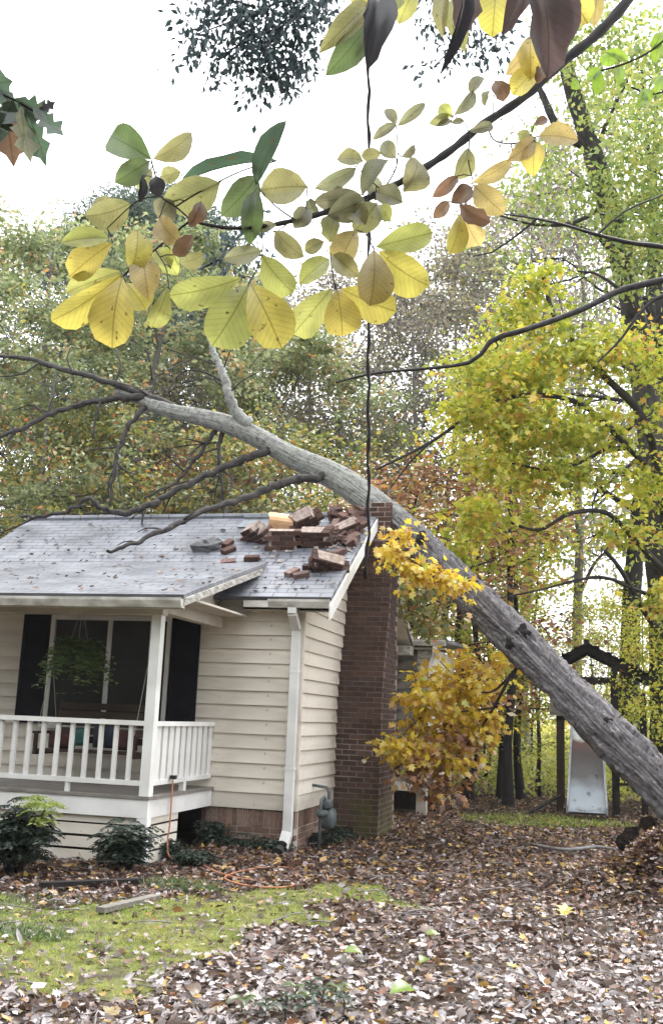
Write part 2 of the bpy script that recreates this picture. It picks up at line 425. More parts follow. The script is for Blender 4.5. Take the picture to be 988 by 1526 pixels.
M['lf_shrub'] = leafmat('dark_shrub_leaf', [(0, (.010, .018, .012)), (.6, (.024, .040, .024)), (.92, (.05, .072, .045)), (1, (.10, .125, .085))], .25, .05)
M['lf_fern'] = leafmat('fern_frond', [(0, (.045, .08, .022)), (.6, (.12, .18, .05)), (1, (.28, .34, .15))], .35, .06)
M['lf_lime'] = leafmat('lime_leaf', [(0, (0.220, 0.300, 0.050)), (1, (0.400, 0.460, 0.090))], .4, .06)
M['lf_blue'] = leafmat('bluish_fine_leaf', [(0, (.025, .045, .05)), (1, (.07, .105, .105))], .3, .05)
M['lf_far'] = leafmat('far_wood_foliage', [(0, (.26, .30, .07)), (.3, (.44, .48, .10)), (.6, (.58, .58, .13)), (.85, (.66, .60, .16)), (1, (.60, .38, .14))], .5, .04)


def bigleaf_mat():
    m, t, o, N, L = newmat('veined_leaf')
    tc = N.new('ShaderNodeTexCoord'); sp = N.new('ShaderNodeSeparateXYZ'); L.new(tc.outputs['Object'], sp.inputs[0])
    oi = N.new('ShaderNodeObjectInfo')

    def math_(op, a, b=None, c=None):
        n = N.new('ShaderNodeMath'); n.operation = op
        for i, q in enumerate((a, b, c)):
            if q is None: continue
            if isinstance(q, (int, float)): n.inputs[i].default_value = q
            else: L.new(q, n.inputs[i])
        return n.outputs[0]
    ay = math_('ABSOLUTE', sp.outputs['Y'])
    mid = math_('LESS_THAN', ay, .018)
    fr = math_('FRACT', math_('MULTIPLY', math_('SUBTRACT', sp.outputs['X'], math_('MULTIPLY', ay, .55)), 11))
    sv = math_('LESS_THAN', fr, .13)
    vein = math_('MAXIMUM', mid, math_('MULTIPLY', sv, .55))
    ofs = N.new('ShaderNodeVectorMath'); ofs.operation = 'MULTIPLY_ADD'
    cb = N.new('ShaderNodeCombineXYZ'); L.new(math_('MULTIPLY', oi.outputs['Random'], 90), cb.inputs[2])
    ofs.inputs[1].default_value = (1, .7, 1); L.new(tc.outputs['Object'], ofs.inputs[0]); L.new(cb.outputs[0], ofs.inputs[2])
    n1 = N.new('ShaderNodeTexNoise'); n1.inputs['Scale'].default_value = 2.1; n1.inputs['Detail'].default_value = 3; L.new(ofs.outputs[0], n1.inputs['Vector'])
    n2 = N.new('ShaderNodeTexNoise'); n2.inputs['Scale'].default_value = 8.5; n2.inputs['Detail'].default_value = 3; L.new(ofs.outputs[0], n2.inputs['Vector'])
    h = N.new('ShaderNodeHueSaturation')
    vr = N.new('ShaderNodeMapRange'); vr.inputs['From Min'].default_value = .3; vr.inputs['From Max'].default_value = .7; vr.inputs['To Min'].default_value = .72; vr.inputs['To Max'].default_value = 1.2
    L.new(n1.outputs['Fac'], vr.inputs[0]); L.new(vr.outputs[0], h.inputs['Value']); L.new(oi.outputs['Color'], h.inputs['Color'])
    m1 = N.new('ShaderNodeMix'); m1.data_type = 'RGBA'; m1.blend_type = 'MULTIPLY'; m1.inputs[7].default_value = (.62, .60, .50, 1)
    L.new(vein, m1.inputs[0]); L.new(h.outputs[0], m1.inputs[6])
    spots = N.new('ShaderNodeMapRange'); spots.inputs['From Min'].default_value = .66; spots.inputs['From Max'].default_value = .72; spots.inputs['To Max'].default_value = .8
    L.new(n2.outputs['Fac'], spots.inputs[0])
    m2 = N.new('ShaderNodeMix'); m2.data_type = 'RGBA'; m2.inputs[7].default_value = (.13, .055, .02, 1)
    L.new(spots.outputs[0], m2.inputs[0]); L.new(m1.outputs[2], m2.inputs[6])
    d = N.new('ShaderNodeBsdfDiffuse'); tr = N.new('ShaderNodeBsdfTranslucent'); g = N.new('ShaderNodeBsdfGlossy'); g.inputs['Roughness'].default_value = .4
    L.new(m2.outputs[2], d.inputs[0]); L.new(m2.outputs[2], tr.inputs[0])
    a1 = N.new('ShaderNodeMixShader'); a1.inputs[0].default_value = .6; L.new(d.outputs[0], a1.inputs[1]); L.new(tr.outputs[0], a1.inputs[2])
    a2 = N.new('ShaderNodeMixShader'); a2.inputs[0].default_value = .08; L.new(a1.outputs[0], a2.inputs[1]); L.new(g.outputs[0], a2.inputs[2])
    L.new(a2.outputs[0], o.inputs[0])
    return m


M['bigleaf'] = bigleaf_mat()


def ground_mat():
    m, t, o, N, L = newmat('leafy_ground')
    tc = N.new('ShaderNodeTexCoord')
    n1 = N.new('ShaderNodeTexNoise'); n1.inputs['Scale'].default_value = 9; n1.inputs['Detail'].default_value = 8; L.new(tc.outputs['Object'], n1.inputs['Vector'])
    r1 = ramp(N, [(.3, (.018, .013, .010)), (.5, (.05, .035, .026)), (.7, (.11, .08, .06))]); L.new(n1.outputs['Fac'], r1.inputs[0])
    b = N.new('ShaderNodeBsdfPrincipled'); b.inputs['Roughness'].default_value = .95; b.inputs['Specular IOR Level'].default_value = .15
    bp = N.new('ShaderNodeBump'); bp.inputs['Strength'].default_value = .8; bp.inputs['Distance'].default_value = .04; L.new(n1.outputs['Fac'], bp.inputs['Height']); L.new(bp.outputs[0], b.inputs['Normal'])
    L.new(r1.outputs[0], b.inputs['Base Color']); L.new(b.outputs[0], o.inputs[0])
    return m


M['ground'] = ground_mat()
M['lawn'] = pm('mossy_lawn', (.06, .055, .03), (.17, .18, .05), 5, .95, .6, 45, bdist=.02)

# ------------------------------------------------------------------ ground
MOUND = np.array([.74, 10.75])


def gz(x, y):
    x = np.asarray(x, float); y = np.asarray(y, float)
    z = .025 * np.sin(x * 1.3 + 1) * np.cos(y * 1.1) + .015 * np.sin(x * 3.1 + y * 2.3)
    d2 = ((x - MOUND[0]) / .58) ** 2 + ((y - MOUND[1]) / .55) ** 2
    z = z + .60 * np.exp(-d2 ** 1.1)
    return z


def axisgrid(a, b, step, far):
    c = np.arange(a, b, step); g = []; s = step; q = b
    while q < far: g.append(q); s *= 1.35; q += s
    g.append(far); h = []; s = step; q = a - step
    while q > -far: h.append(q); s *= 1.35; q -= s
    h.append(-far)
    return np.concatenate([np.array(h[::-1]), c, np.array(g)])


gx = axisgrid(-10, 9, .16, 400); gy = axisgrid(2, 26, .16, 400)
GX, GY = np.meshgrid(gx, gy)
V = np.stack([GX, GY, gz(GX, GY)], -1).reshape(-1, 3)
nx_, ny_ = len(gx), len(gy)
ii = (np.arange(ny_ - 1)[:, None] * nx_ + np.arange(nx_ - 1)[None]).ravel()
tag(link('ground', np_mesh('ground', V, np.stack([ii, ii + 1, ii + nx_ + 1, ii + nx_], -1), M['ground'], True)), 'brown earth yard strewn with leaves', None, None, 'structure')

# lawn: an irregular mossy sheet a few mm above the earth
lawn_px = [(-420, 1318), (-120, 1326), (40, 1338), (150, 1346), (250, 1342), (340, 1336), (420, 1322), (500, 1318), (575, 1322), (600, 1335), (570, 1352), (500, 1362), (440, 1378), (380, 1398), (320, 1420), (255, 1446), (180, 1462), (80, 1474), (-60, 1480), (-420, 1490)]
lawn_w = np.array([on(x, y, 2, 0.0)[:2] for x, y in lawn_px])


def inpoly(P, poly):
    x, y = P[:, 0], P[:, 1]; r = np.zeros(len(P), bool); n = len(poly)
    for i in range(n):
        (xa, ya), (xb, yb) = poly[i], poly[(i + 1) % n]
        c = ((ya > y) != (yb > y))
        with np.errstate(divide='ignore', invalid='ignore'):
            c &= x < (xb - xa) * (y - ya) / (yb - ya) + xa
        r ^= c
    return r


def wob(P):
    return P + np.stack([.22 * np.sin(P[:, 1] * 5 + P[:, 0] * 2) + .12 * np.sin(P[:, 0] * 11 + 2), .22 * np.sin(P[:, 0] * 4.3 + 1) + .12 * np.sin(P[:, 1] * 12 + P[:, 0] * 7)], -1)


g = .07
lx = np.arange(lawn_w[:, 0].min() - .4, lawn_w[:, 0].max() + .4, g); ly = np.arange(lawn_w[:, 1].min() - .4, lawn_w[:, 1].max() + .4, g)
LX, LY = np.meshgrid(lx, ly); LV = np.stack([LX, LY, gz(LX, LY) + .006], -1).reshape(-1, 3)
ii = (np.arange(len(ly) - 1)[:, None] * len(lx) + np.arange(len(lx) - 1)[None]).ravel()
cen = LV[ii][:, :2] + g / 2
ii = ii[inpoly(wob(cen), lawn_w)]
tag(link('lawn', np_mesh('lawn', LV, np.stack([ii, ii + 1, ii + len(lx) + 1, ii + len(lx)], -1), M['lawn'], True)), 'patch of mossy yellow green lawn before the porch', None, None, 'structure')


# ------------------------------------------------------------------ scatter of leaf-like templates
def unit(v):
    return v / np.maximum(np.linalg.norm(v, axis=-1, keepdims=True), 1e-9)


def scatter_mesh(name, tv, tf, pos, d, n, size, mat, rv, wide=1.0, smooth=False):
    tv = np.asarray(tv, float); tf = np.asarray(tf)
    d = unit(d); n = unit(n - d * (n * d).sum(-1, keepdims=True)); y = np.cross(n, d)
    size = np.broadcast_to(np.asarray(size, float), (len(pos),)); wd = np.broadcast_to(np.asarray(wide, float), (len(pos),))
    V = pos[:, None] + size[:, None, None] * (tv[None, :, 0:1] * d[:, None] + tv[None, :, 1:2] * y[:, None] * wd[:, None, None] + tv[None, :, 2:3] * n[:, None])
    k = len(tv)
    Fc = (tf[None] + (np.arange(len(pos)) * k)[:, None, None]).reshape(-1, tf.shape[1])
    return np_mesh(name, V.reshape(-1, 3), Fc, mat, smooth, np.repeat(rv, len(tf)))


def rdir(n, zs=1.0, zo=0.0):
    v = rng.normal(size=(n, 3)); v[:, 2] = v[:, 2] * zs + zo
    return unit(v)


KITE = ([(0, 0, 0), (.45, -.3, .06), (1, 0, -.06), (.45, .3, .06)], [(0, 1, 2), (0, 2, 3)])
# a five-lobed leaf (maple) and a lobed, curled one (oak)
_ml = [(0, 0), (.22, -.5), (.38, -.22), (.62, -.48), (.66, -.16), (1, 0), (.66, .16), (.62, .48), (.38, .22), (.22, .5)]
MAPLE = ([(x, y, .05 * math.sin(5 * x) - .25 * y * y) for x, y in _ml] + [(.4, 0, .06)], [(10, i, (i + 1) % 10) for i in range(10)])
_ol = [(0, 0), (.2, -.16), (.32, -.12), (.42, -.34), (.55, -.15), (.72, -.3), (.82, -.1), (1, 0), (.8, .12), (.7, .32), (.55, .14), (.4, .3), (.3, .12), (.18, .15)]
OAK = ([(x, y, .9 * y * y + .35 * (x - .5) ** 2) for x, y in _ol] + [(.5, 0, -.02)], [(14, i, (i + 1) % 14) for i in range(14)])
BLADE = ([(0, -.05, 0), (0, .05, 0), (.6, .035, .06), (1, 0, .22), (.6, -.035, .06)], [(0, 1, 2), (0, 2, 4), (4, 2, 3)])

# ------------------------------------------------------------------ the house
X0, Y0 = -3.441, 11.985            # front right corner of the walls
XL = -8.40                         # left wall
YR = 17.2                          # rear wall
EX, EY, EZ = -3.03, 11.735, 3.02   # right rake, front eave line and height
RY, RZ = 14.19, 4.505              # ridge
XLE = -8.73
SL = (RZ - EZ) / (RY - EY)
YRE = 17.45
SLR = (RZ - EZ) / (YRE - RY)
house = thing('house', (-5.9, 12.0, 0), 'cream clapboard single storey house with grey roof and railed front porch', 'house')


def roofz(y): return EZ + (y - EY) * SL if y <= RY else RZ - (y - RY) * SLR


def lap_mesh(name, L, h, mat, axis):      # a clapboard from 0..L, its lower edge proud; outward is -Y for axis x, +X for axis y
    pr = [(0.002, h + .02), (-.006, h + .02), (-.034, 0.0), (.002, 0.0)]
    mb = MB()
    if axis == 'x': mb.prism([(0, a, z) for a, z in pr][::-1], (L, 0, 0))
    else: mb.prism([(-a, 0, z) for a, z in pr], (0, L, 0))
    return mb.mesh(name, mat)


EXPO = .172
ZB = .50
# front wall
fw = MB().box(XL, X0 - .003, Y0, Y0 + .12, ZB - .02, 3.0).build('front_wall', M['siding'], house)
bm = lap_mesh('siding_board', X0 - XL, EXPO, M['siding'], 'x')
skx = MB().box(XL, X0 + .012, Y0 - .016, Y0, ZB - .03, ZB + .155).build('skirt_trim', M['siding'], fw)
z = ZB + .16
while z < 2.86:
    link('siding_board', bm, fw, Matrix.Translation((XL, Y0 + rnd.uniform(-.001, .001), z + rnd.uniform(-.003, .003))) @ Matrix.Rotation(rnd.uniform(-.0009, .0009), 4, 'Y'))
    z += EXPO
MB().box(XL, X0, Y0 - .03, Y0, 2.90, 3.02).build('frieze_board', M['soffit'], fw)
# right gable wall
gw = MB().prism([(X0 - .12, Y0, ZB - .02), (X0 - .12, YR, ZB - .02), (X0 - .12, YR, roofz(YR) - .1), (X0 - .12, RY, RZ - .12), (X0 - .12, Y0, roofz(Y0) - .1)][::-1], (.118, 0, 0)).build('gable_wall', M['siding'], house)
MB().box(X0, X0 + .016, Y0 - .016, YR, ZB - .03, ZB + .155).build('skirt_trim', M['siding'], gw)
z = ZB + .16
while z < RZ - .3:
    zt = z + EXPO
    ya = Y0 if zt < roofz(Y0) - .12 else EY + (zt - EZ + .12) / SL
    yb = YR if zt < roofz(YR) - .12 else RY + (RZ - .12 - zt) / SLR
    if yb - ya > .25:
        link('siding_board', lap_mesh('siding_board', yb - ya - .004, EXPO, M['siding'], 'y'), gw, Matrix.Translation((X0 + rnd.uniform(-.001, .001), ya + .002, z + rnd.uniform(-.003, .003))))
    z += EXPO
MB().box(X0 - .02, X0 + .03, Y0 - .03, Y0 + .02, ZB - .03, 2.9).build('corner_board', M['siding'], house)
MB().prism([(XL, Y0, ZB - .02), (XL, YR, ZB - .02), (XL, YR, roofz(YR) - .1), (XL, RY, RZ - .12), (XL, Y0, roofz(Y0) - .1)][::-1], (.12, 0, 0)).build('left_wall', M['siding'], house)
MB().box(XL + .12, X0 - .12, YR - .12, YR - .002, ZB - .02, 3.0).build('back_wall', M['siding'], house)
MB().box(XL + .13, X0 - .13, Y0 + .13, YR - .13, .3, ZB).build('floor_slab', M['dark'], house)

# foundation with bricks
fd = MB().box(-4.63, X0 - .012, Y0 + .022, Y0 + .2, -.3, ZB - .03).box(X0 - .2, X0 - .022, Y0 + .2, 16.2, -.3, ZB - .03).build('foundation', M['mortar'], house)
MB().box(XL, -4.7, Y0 + 1.2, Y0 + 1.3, -.2, .3).build('crawl_shade_panel', M['dark'], house)  # dark sheet painted as the shade under the porch
sold = MB().box(-.028, .028, -.05, .05, -.098, .098).mesh('brick', M['brickf'])
strx = MB().box(-.1, .1, -.05, .05, -.029, .029).mesh('brick', M['brickf'])
stry = MB().box(-.05, .05, -.1, .1, -.029, .029).mesh('brick', M['brickf'])
soldy = MB().box(-.05, .05, -.028, .028, -.098, .098).mesh('brick', M['brickf'])


def jit(a=.003): return rnd.uniform(-a, a)


x = X0 - .03
while x > -4.62:
    link('brick', sold, fd, Matrix.Translation((x, Y0 + .062 + jit(), ZB - .135 + jit(.002)))); x -= .0665
for k in range(5):
    x = X0 - (.1 if k % 2 else .2)
    while x > -4.62:
        link('brick', strx, fd, Matrix.Translation((x, Y0 + .066 + jit(), ZB - .275 - k * .068))); x -= .21
y = Y0 + .09
while y < 13.75:
    link('brick', soldy, fd, Matrix.Translation((X0 - .066 + jit(), y, ZB - .135))); y += .0665
for k in range(5):
    y = Y0 + (.13 if k % 2 else .24)
    while y < 13.75:
        link('brick', stry, fd, Matrix.Translation((X0 - .066 + jit(), y, ZB - .275 - k * .068))); y += .21

# roof planes (own frames so that shingle courses run along the slope)


def slope_slab(name, x0, x1, ya, za, yb, zb, th, mat, parent):
    L = math.hypot(yb - ya, zb - za); a = math.atan2(zb - za, yb - ya)
    me = MB().box(0, x1 - x0, 0, L, -th, 0).mesh(name, mat)
    return link(name, me, parent, Matrix.Translation((x0, ya, za)) @ Matrix.Rotation(a, 4, 'X'))


roof = slope_slab('roof', XLE, EX, EY - .03, EZ - .03 * SL, RY, RZ, .05, M['shingle'], house)
# rear slope, built from the ridge down
L = math.hypot(YRE + .03 - RY, RZ - EZ); a = math.atan2(-(RZ - EZ), YRE - RY)
link('roof', MB().box(0, EX - XLE, .0, L, -.05, 0).mesh('roof', M['shingle']), house, Matrix.Translation((XLE, RY + .002, RZ)) @ Matrix.Rotation(a, 4, 'X'))
MB().tube([(XLE, RY, RZ + .012), (-3.55, RY, RZ + .012)], .05, 8).build('ridge_cap', M['shingle'], roof)
PEX, PEY, PEZ = -4.15, 9.87, 2.80         # porch roof right rake, eave
PMY = 12.63
proof = slope_slab('porch_roof', XLE, PEX, PEY - .03, PEZ - .008, PMY, EZ + (PMY - EY) * SL + .012, .045, M['shingle'], house)
# eaves, gutters, fascias, rakes
MB().box(PEX, EX, EY, Y0 + .0, EZ - .17, EZ - .145).build('soffit', M['soffit'], house)
MB().box(PEX, EX - .005, EY, EY + .025, EZ - .17, EZ - .05).build('fascia', M['fascia'], house)


def gutter(name, xa, xb, y, z, parent):
    mb = MB()
    mb.prism([(xa, y - .002, z - .10), (xa, y - .002, z), (xa, y - .012, z), (xa, y - .012, z - .088), (xa, y - .075, z - .088), (xa, y - .105, z - .02), (xa, y - .105, z), (xa, y - .12, z), (xa, y - .118, z - .03), (xa, y - .085, z - .10)], (xb - xa, 0, 0))
    return mb.build(name, M['gutter'], parent)


gutter('gutter', PEX + .35, EX + .0, EY, EZ - .055, house)
gutter('gutter', XLE, PEX + .01, PEY, PEZ - .05, house)
MB().box(XLE, PEX, PEY, PEY + .025, PEZ - .16, PEZ - .052).build('fascia', M['fascia'], house)
slp = (EZ + (PMY - EY) * SL - PEZ) / (PMY - PEY)


def rake(name, x, ya, za, yb, zb, h, th, mat):
    return MB().prism([(x, ya, za - h), (x, yb, zb - h), (x, yb, zb), (x, ya, za)], (th, 0, 0)).build(name, mat, house)


rake('rake_board', PEX + .003, PEY - .03, PEZ - .05, PMY - .25, PEZ - .05 + (PMY - .25 - PEY + .03) * slp, .075, .02, M['fasciaoldshade'])
rake('rake_board', EX + .003, EY - .12, EZ - .06 - .12 * SL, RY, RZ - .03, .17, .025, M['white'])
rake('rake_board', EX + .003, YRE + .05, roofz(YRE) - .07, RY + .002, RZ - .032, .13, .025, M['fasciaoldshade'])
MB().prism([(X0 + .02, EY, EZ - .2), (X0 + .02, RY, RZ - .2), (X0 + .02, RY, RZ - .185), (X0 + .02, EY, EZ - .185)], (EX - X0 - .03, 0, 0)).build('soffit', M['soffit'], house)
MB().prism([(X0 + .02, YRE, EZ - .2), (X0 + .02, RY + .004, RZ - .2), (X0 + .02, RY + .004, RZ - .185), (X0 + .02, YRE, EZ - .185)], (EX - X0 - .03, 0, 0)).build('soffit', M['soffit'], house)
# cornice return under the rear end of the rake
MB().box(X0 + .02, EX + .03, YRE - .35, YRE + .02, EZ - .34, EZ - .19).build('cornice_return', M['fasciaoldshade'], house)

# porch: deck, skirt, post, beam, ceiling, railing
DX, DY, DZ = -4.50, 10.10, .70
MB().box(XL, DX - .02, DY + .02, Y0 - .03, DZ - .14, DZ - .03).build('porch_frame', M['darkwood'], house)
deck = MB().box(XL, DX + .03, DY - .03, Y0 - .03, DZ - .03, DZ).build('porch_deck', M['porchfloor'], house)
MB().box(XL, DX + .012, DY - .015, DY + .018, DZ - .22, DZ - .032).build('rim_board', M['white'], house)
MB().box(DX - .02, DX + .01, DY + .02, Y0 - .04, DZ - .22, DZ - .032).build('rim_board', M['white'], house)
sk = MB().box(XL, DX - .05, DY + .06, DY + .09, 0, DZ - .23).box(DX - .06, DX - .04, DY + .06, DY + .95, 0, DZ - .23).build('porch_skirt', M['dark'], house)  # dark backing paints shade into the gaps between the boards
sb = MB().box(0, DX - .12 - XL, -.012, .012, 0, .106).mesh('skirt_board', M['siding'])
ss = MB().box(-.012, .012, 0, .78, 0, .106).mesh('skirt_board', M['siding'])
for k in range(4):
    zz = .015 + k * .131
    link('skirt_board', sb, sk, Matrix.Translation((XL, DY + .035, zz)) @ Matrix.Rotation(rnd.uniform(-.002, .002), 4, 'Y'))
    link('skirt_board', ss, sk, Matrix.Translation((DX - .018, DY + .08, zz)))
MB().box(DX - .10, DX + .018, DY - .02, DY + .075, -.02, DZ - .223).build('skirt_corner', M['white'], sk)
PX, PY = DX - .05, DY + .05
for xx in (PX, -7.95):
    MB().box(xx - .055, xx + .055, PY - .055, PY + .055, DZ, 2.62).build('porch_post', M['white'], house)
MB().box(XL, PX + .075, PY - .07, PY + .07, 2.60, 2.75).build('porch_beam', M['soffit'], house)
MB().box(PX - .07, PX + .07, PY + .071, Y0 - .03, 2.63, 2.78).build('porch_beam', M['soffit'], house)
MB().box(XL, PEX - .01, PEY + .03, Y0 - .02, 2.765, 2.79).build('porch_ceiling', M['soffit'], house)
MB().prism([(PX - .02, PY - .1, 2.79), (PX - .02, Y0 - .03, 2.79), (PX - .02, Y0 - .03, PEZ + (Y0 - PEY) * slp - .06), (PX - .02, PY - .1, PEZ + (PY - PEY) * slp - .07)], (.03, 0, 0)).build('porch_gable_panel', M['soffit'], house)
RZT = 1.47
fr = MB().box(-7.9, PX - .055, PY - .045, PY + .045, RZT - .05, RZT).build('front_railing', M['white'], house)
MB().box(-7.9, PX - .055, PY - .03, PY + .03, DZ + .10, DZ + .15).build('bottom_rail', M['white'], fr)
bal = MB().box(-.021, .021, -.021, .021, 0, RZT - .05 - DZ - .15).mesh('baluster', M['white'])
for k in range(20):
    xx = PX - .055 - .165 - k * .173
    if xx > -7.85:
        link('baluster', bal, fr, Matrix.Translation((xx, PY, DZ + .15)) @ Matrix.Rotation(rnd.uniform(-.006, .006), 4, 'Y'))
        if k % 6 == 4: MB().box(xx - .022, xx + .022, PY - .022, PY + .022, DZ, DZ + .10).build('rail_foot', M['white'], fr)
sr = MB().box(PX - .045, PX + .045, PY + .055, Y0 - .03, RZT - .05, RZT).build('side_railing', M['white'], house)
MB().box(PX - .03, PX + .03, PY + .055, Y0 - .03, DZ + .10, DZ + .15).build('bottom_rail', M['white'], sr)
ball = MB().box(-.02, .02, -.058, .058, 0, RZT - .05 - DZ - .15).mesh('baluster', M['white'])
for k in range(10):
    yy = PY + .19 + k * .172
    if yy < Y0 - .05: link('baluster', ball, sr, Matrix.Translation((PX, yy, DZ + .15)) @ Matrix.Rotation(rnd.uniform(-.01, .01), 4, 'X'))
MB().box(PX - .03, PX + .03, PY + .95, PY + 1.02, DZ, DZ + .10).build('rail_foot', M['white'], sr)

# window with shutters
WX0, WX1, WZ0, WZ1 = -6.86, -5.16, 1.36, 2.76
YF = Y0 - .036
wn = MB().box(WX0, WX1, YF - .03, YF - .002, WZ0, WZ0 + .06).box(WX0, WX1, YF - .03, YF - .002, WZ1 - .06, WZ1).box(WX0, WX0 + .06, YF - .03, YF - .002, WZ0 + .06, WZ1 - .06).box(WX1 - .06, WX1, YF - .03, YF - .002, WZ0 + .06, WZ1 - .06).build('window', M['trim'], house)
MB().box((WX0 + WX1) / 2 - .03, (WX0 + WX1) / 2 + .03, YF - .028, YF - .002, WZ0 + .06, WZ1 - .06).build('mullion', M['trim'], wn)
for xa, xb in ((WX0 + .06, (WX0 + WX1) / 2 - .03), ((WX0 + WX1) / 2 + .03, WX1 - .06)):
    MB().box(xa, xb, YF - .012, YF - .004, WZ0 + .06, WZ1 - .06).build('pane', M['glass'], wn)
MB().box(WX0 - .03, WX1 + .03, YF - .07, YF - .002, WZ0 - .05, WZ0).build('sill', M['trim'], wn)
for xa, xb in ((WX0 - .40, WX0 - .01), (WX1 + .01, WX1 + .39)):
    mb = MB().box(xa, xb, YF - .012, YF - .003, WZ0, WZ1)
    for q in (xa, xb - .05): mb.box(q, q + .05, YF - .035, YF - .013, WZ0, WZ1)
    for q in (WZ0, (WZ0 + WZ1) / 2, WZ1 - .06): mb.box(xa + .051, xb - .051, YF - .034, YF - .013, q, q + .06)
    q = WZ0 + .075
    while q < WZ1 - .08:
        if abs(q - (WZ0 + WZ1) / 2 - .03) > .05: mb.hexa([(xa + .051, YF - .03, q), (xb - .051, YF - .03, q), (xb - .051, YF - .02, q + .03), (xa + .051, YF - .02, q + .03), (xa + .051, YF - .024, q), (xb - .051, YF - .024, q), (xb - .051, YF - .014, q + .03), (xa + .051, YF - .014, q + .03)])
        q += .04
    mb.build('shutter', M['black'], house)

# downspout on the corner with its elbows
ds = MB()
dp = [(-3.50, EY - .05, EZ - .15), (-3.50, EY - .045, EZ - .22), (-3.50, Y0 - .09, EZ - .40), (-3.50, Y0 - .085, EZ - .5), (-3.50, Y0 - .085, .22)]
for a, b in zip(dp[:-1], dp[1:]):
    ds.beam(a, b, .105, .075, up=(0, 1, .01))
ds.hexa([(-3.552, Y0 - .125, .22), (-3.448, Y0 - .125, .22), (-3.448, Y0 - .045, .22), (-3.552, Y0 - .045, .22)][::1] + [(-3.552, Y0 - .125, .225), (-3.448, Y0 - .125, .225), (-3.448, Y0 - .045, .225), (-3.552, Y0 - .045, .225)])
ds.beam((-3.50, Y0 - .085, .225), (-3.515, Y0 - .20, .06), .12, .09, up=(0, 1, .4))
dsp = ds.build('downspout', M['white'], house)
for zz in (.95, 2.1): MB().box(-3.56, -3.44, Y0 - .126, Y0 - .035, zz, zz + .03).build('strap', M['white'], dsp)

# rear wing with its own eave, seen past the chimney
wg = MB().box(X0 - .3, -2.72, 17.62, 17.74, .46, 2.86).build('rear_wing_wall', M['wingshade'], house)
MB().box(-2.72 - .12, -2.722, 17.745, 20.6, .46, 2.86).build('rear_wing_wall', M['siding'], house)
wm = lap_mesh('siding_board', -2.74 - X0 + .1, EXPO, M['wingshade'], 'x')
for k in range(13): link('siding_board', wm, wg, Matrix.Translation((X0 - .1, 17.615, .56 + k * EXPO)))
MB().box(-2.95, -2.72, 17.57, 17.60, .46, 2.84).build('corner_board', M['fasciaoldshade'], wg)
MB().box(X0 - .1, -2.72, 17.58, 17.612, .40, .55).build('skirt_trim', M['trim'], wg)
slope_slab('rear_wing_roof', X0 - .3, -2.42, 17.48, 2.98, 20.8, 3.1, .06, M['shingle'], house)
MB().box(EX + .04, -2.45, 17.47, 17.62, 2.80, 2.83).build('soffit', M['soffit'], house)
gutter('gutter', EX + .04, -2.44, 17.46, 2.96, house)
mb = MB(); pth = [(-2.62, 17.41, 2.86), (-2.62, 17.42, 2.76), (-2.66, 17.50, 2.66), (-2.70, 17.53, 2.56), (-2.70, 17.53, .4)]
for a, b in zip(pth[:-1], pth[1:]): mb.beam(a, b, .075, .06, up=(0, 1, .01))
mb.build('downspout', M['trim'], house)
MB().box(-2.95, -2.78, 17.75, 17.95, -.1, .46).build('pier', M['mortar'], house)
MB().box(X0 - .3, -2.75, 18.6, 18.7, -.1, .46).build('crawl_shade_panel', M['dark'], house)  # dark sheet painted as the shade under the wing

# chimney: corbelled stack, courses of bricks on the face that shows
CX0, CX1 = X0 - .03, -2.805


def cfront(z):
    if z < 1.7: return 13.78
    if z > 3.35: return 14.13
    t = (z - 1.7) / 1.65
    return 13.78 + .35 * (t * t * (3 - 2 * t))


def cback(z): return 14.98 - (0.10 if z > 2.6 else 0)


core = MB(); CH = .0715
zs = [-.2 + CH * i for i in range(62)]
for z in zs:
    if z < 4.16: core.box(CX0, CX1 - .010, cfront(z) + .010, cback(z) - .010, z, z + CH)
chim = core.build('chimney', M['cmortar'], house)
facebrick = [MB().hexa([(-.1 + jit(), -.05, -.030), (.1, -.05 + jit(.002), -.030 + jit(.002)), (.1, .05, -.030), (-.1, .05, -.030), (-.1, -.05 + jit(.002), .030), (.1 + jit(), -.05, .030 + jit(.002)), (.1, .05, .030), (-.1, .05, .030)]).mesh('brick', M['brick']) for _ in range(5)]
halfbrick = MB().box(-.046, .046, -.05, .05, -.030, .030).mesh('brick', M['brick'])
side = MB()
for i, z in enumerate(zs):
    fy = cfront(z); zc = z + CH / 2
    if z > 4.02: continue
    xs = CX1 - .1 - (0 if i % 2 else .106)
    n = 0
    if i % 2 == 0: link('brick', halfbrick, chim, Matrix.Translation((CX1 - .046, fy + .05 + jit(.004), zc)))
    while xs - .1 > CX0 - .08:
        link('brick', facebrick[rnd.randrange(5)], chim, Matrix.Translation((xs, fy + .05 + jit(.004), zc + jit(.002))) @ Matrix.Rotation(jit(.008), 4, 'Z'))
        xs -= .212
    yy = fy + .104 + (.1 if i % 2 else 0)      # outer face, too foreshortened to pick bricks apart
    while yy + .2 < cback(z):
        side.box(CX1 - .06, CX1 + jit(.003), yy + .004, yy + .204, zc - .030, zc + .030); yy += .212
sdo = side.build('brickwork', M['brick'], chim); sdo['kind'] = 'stuff'
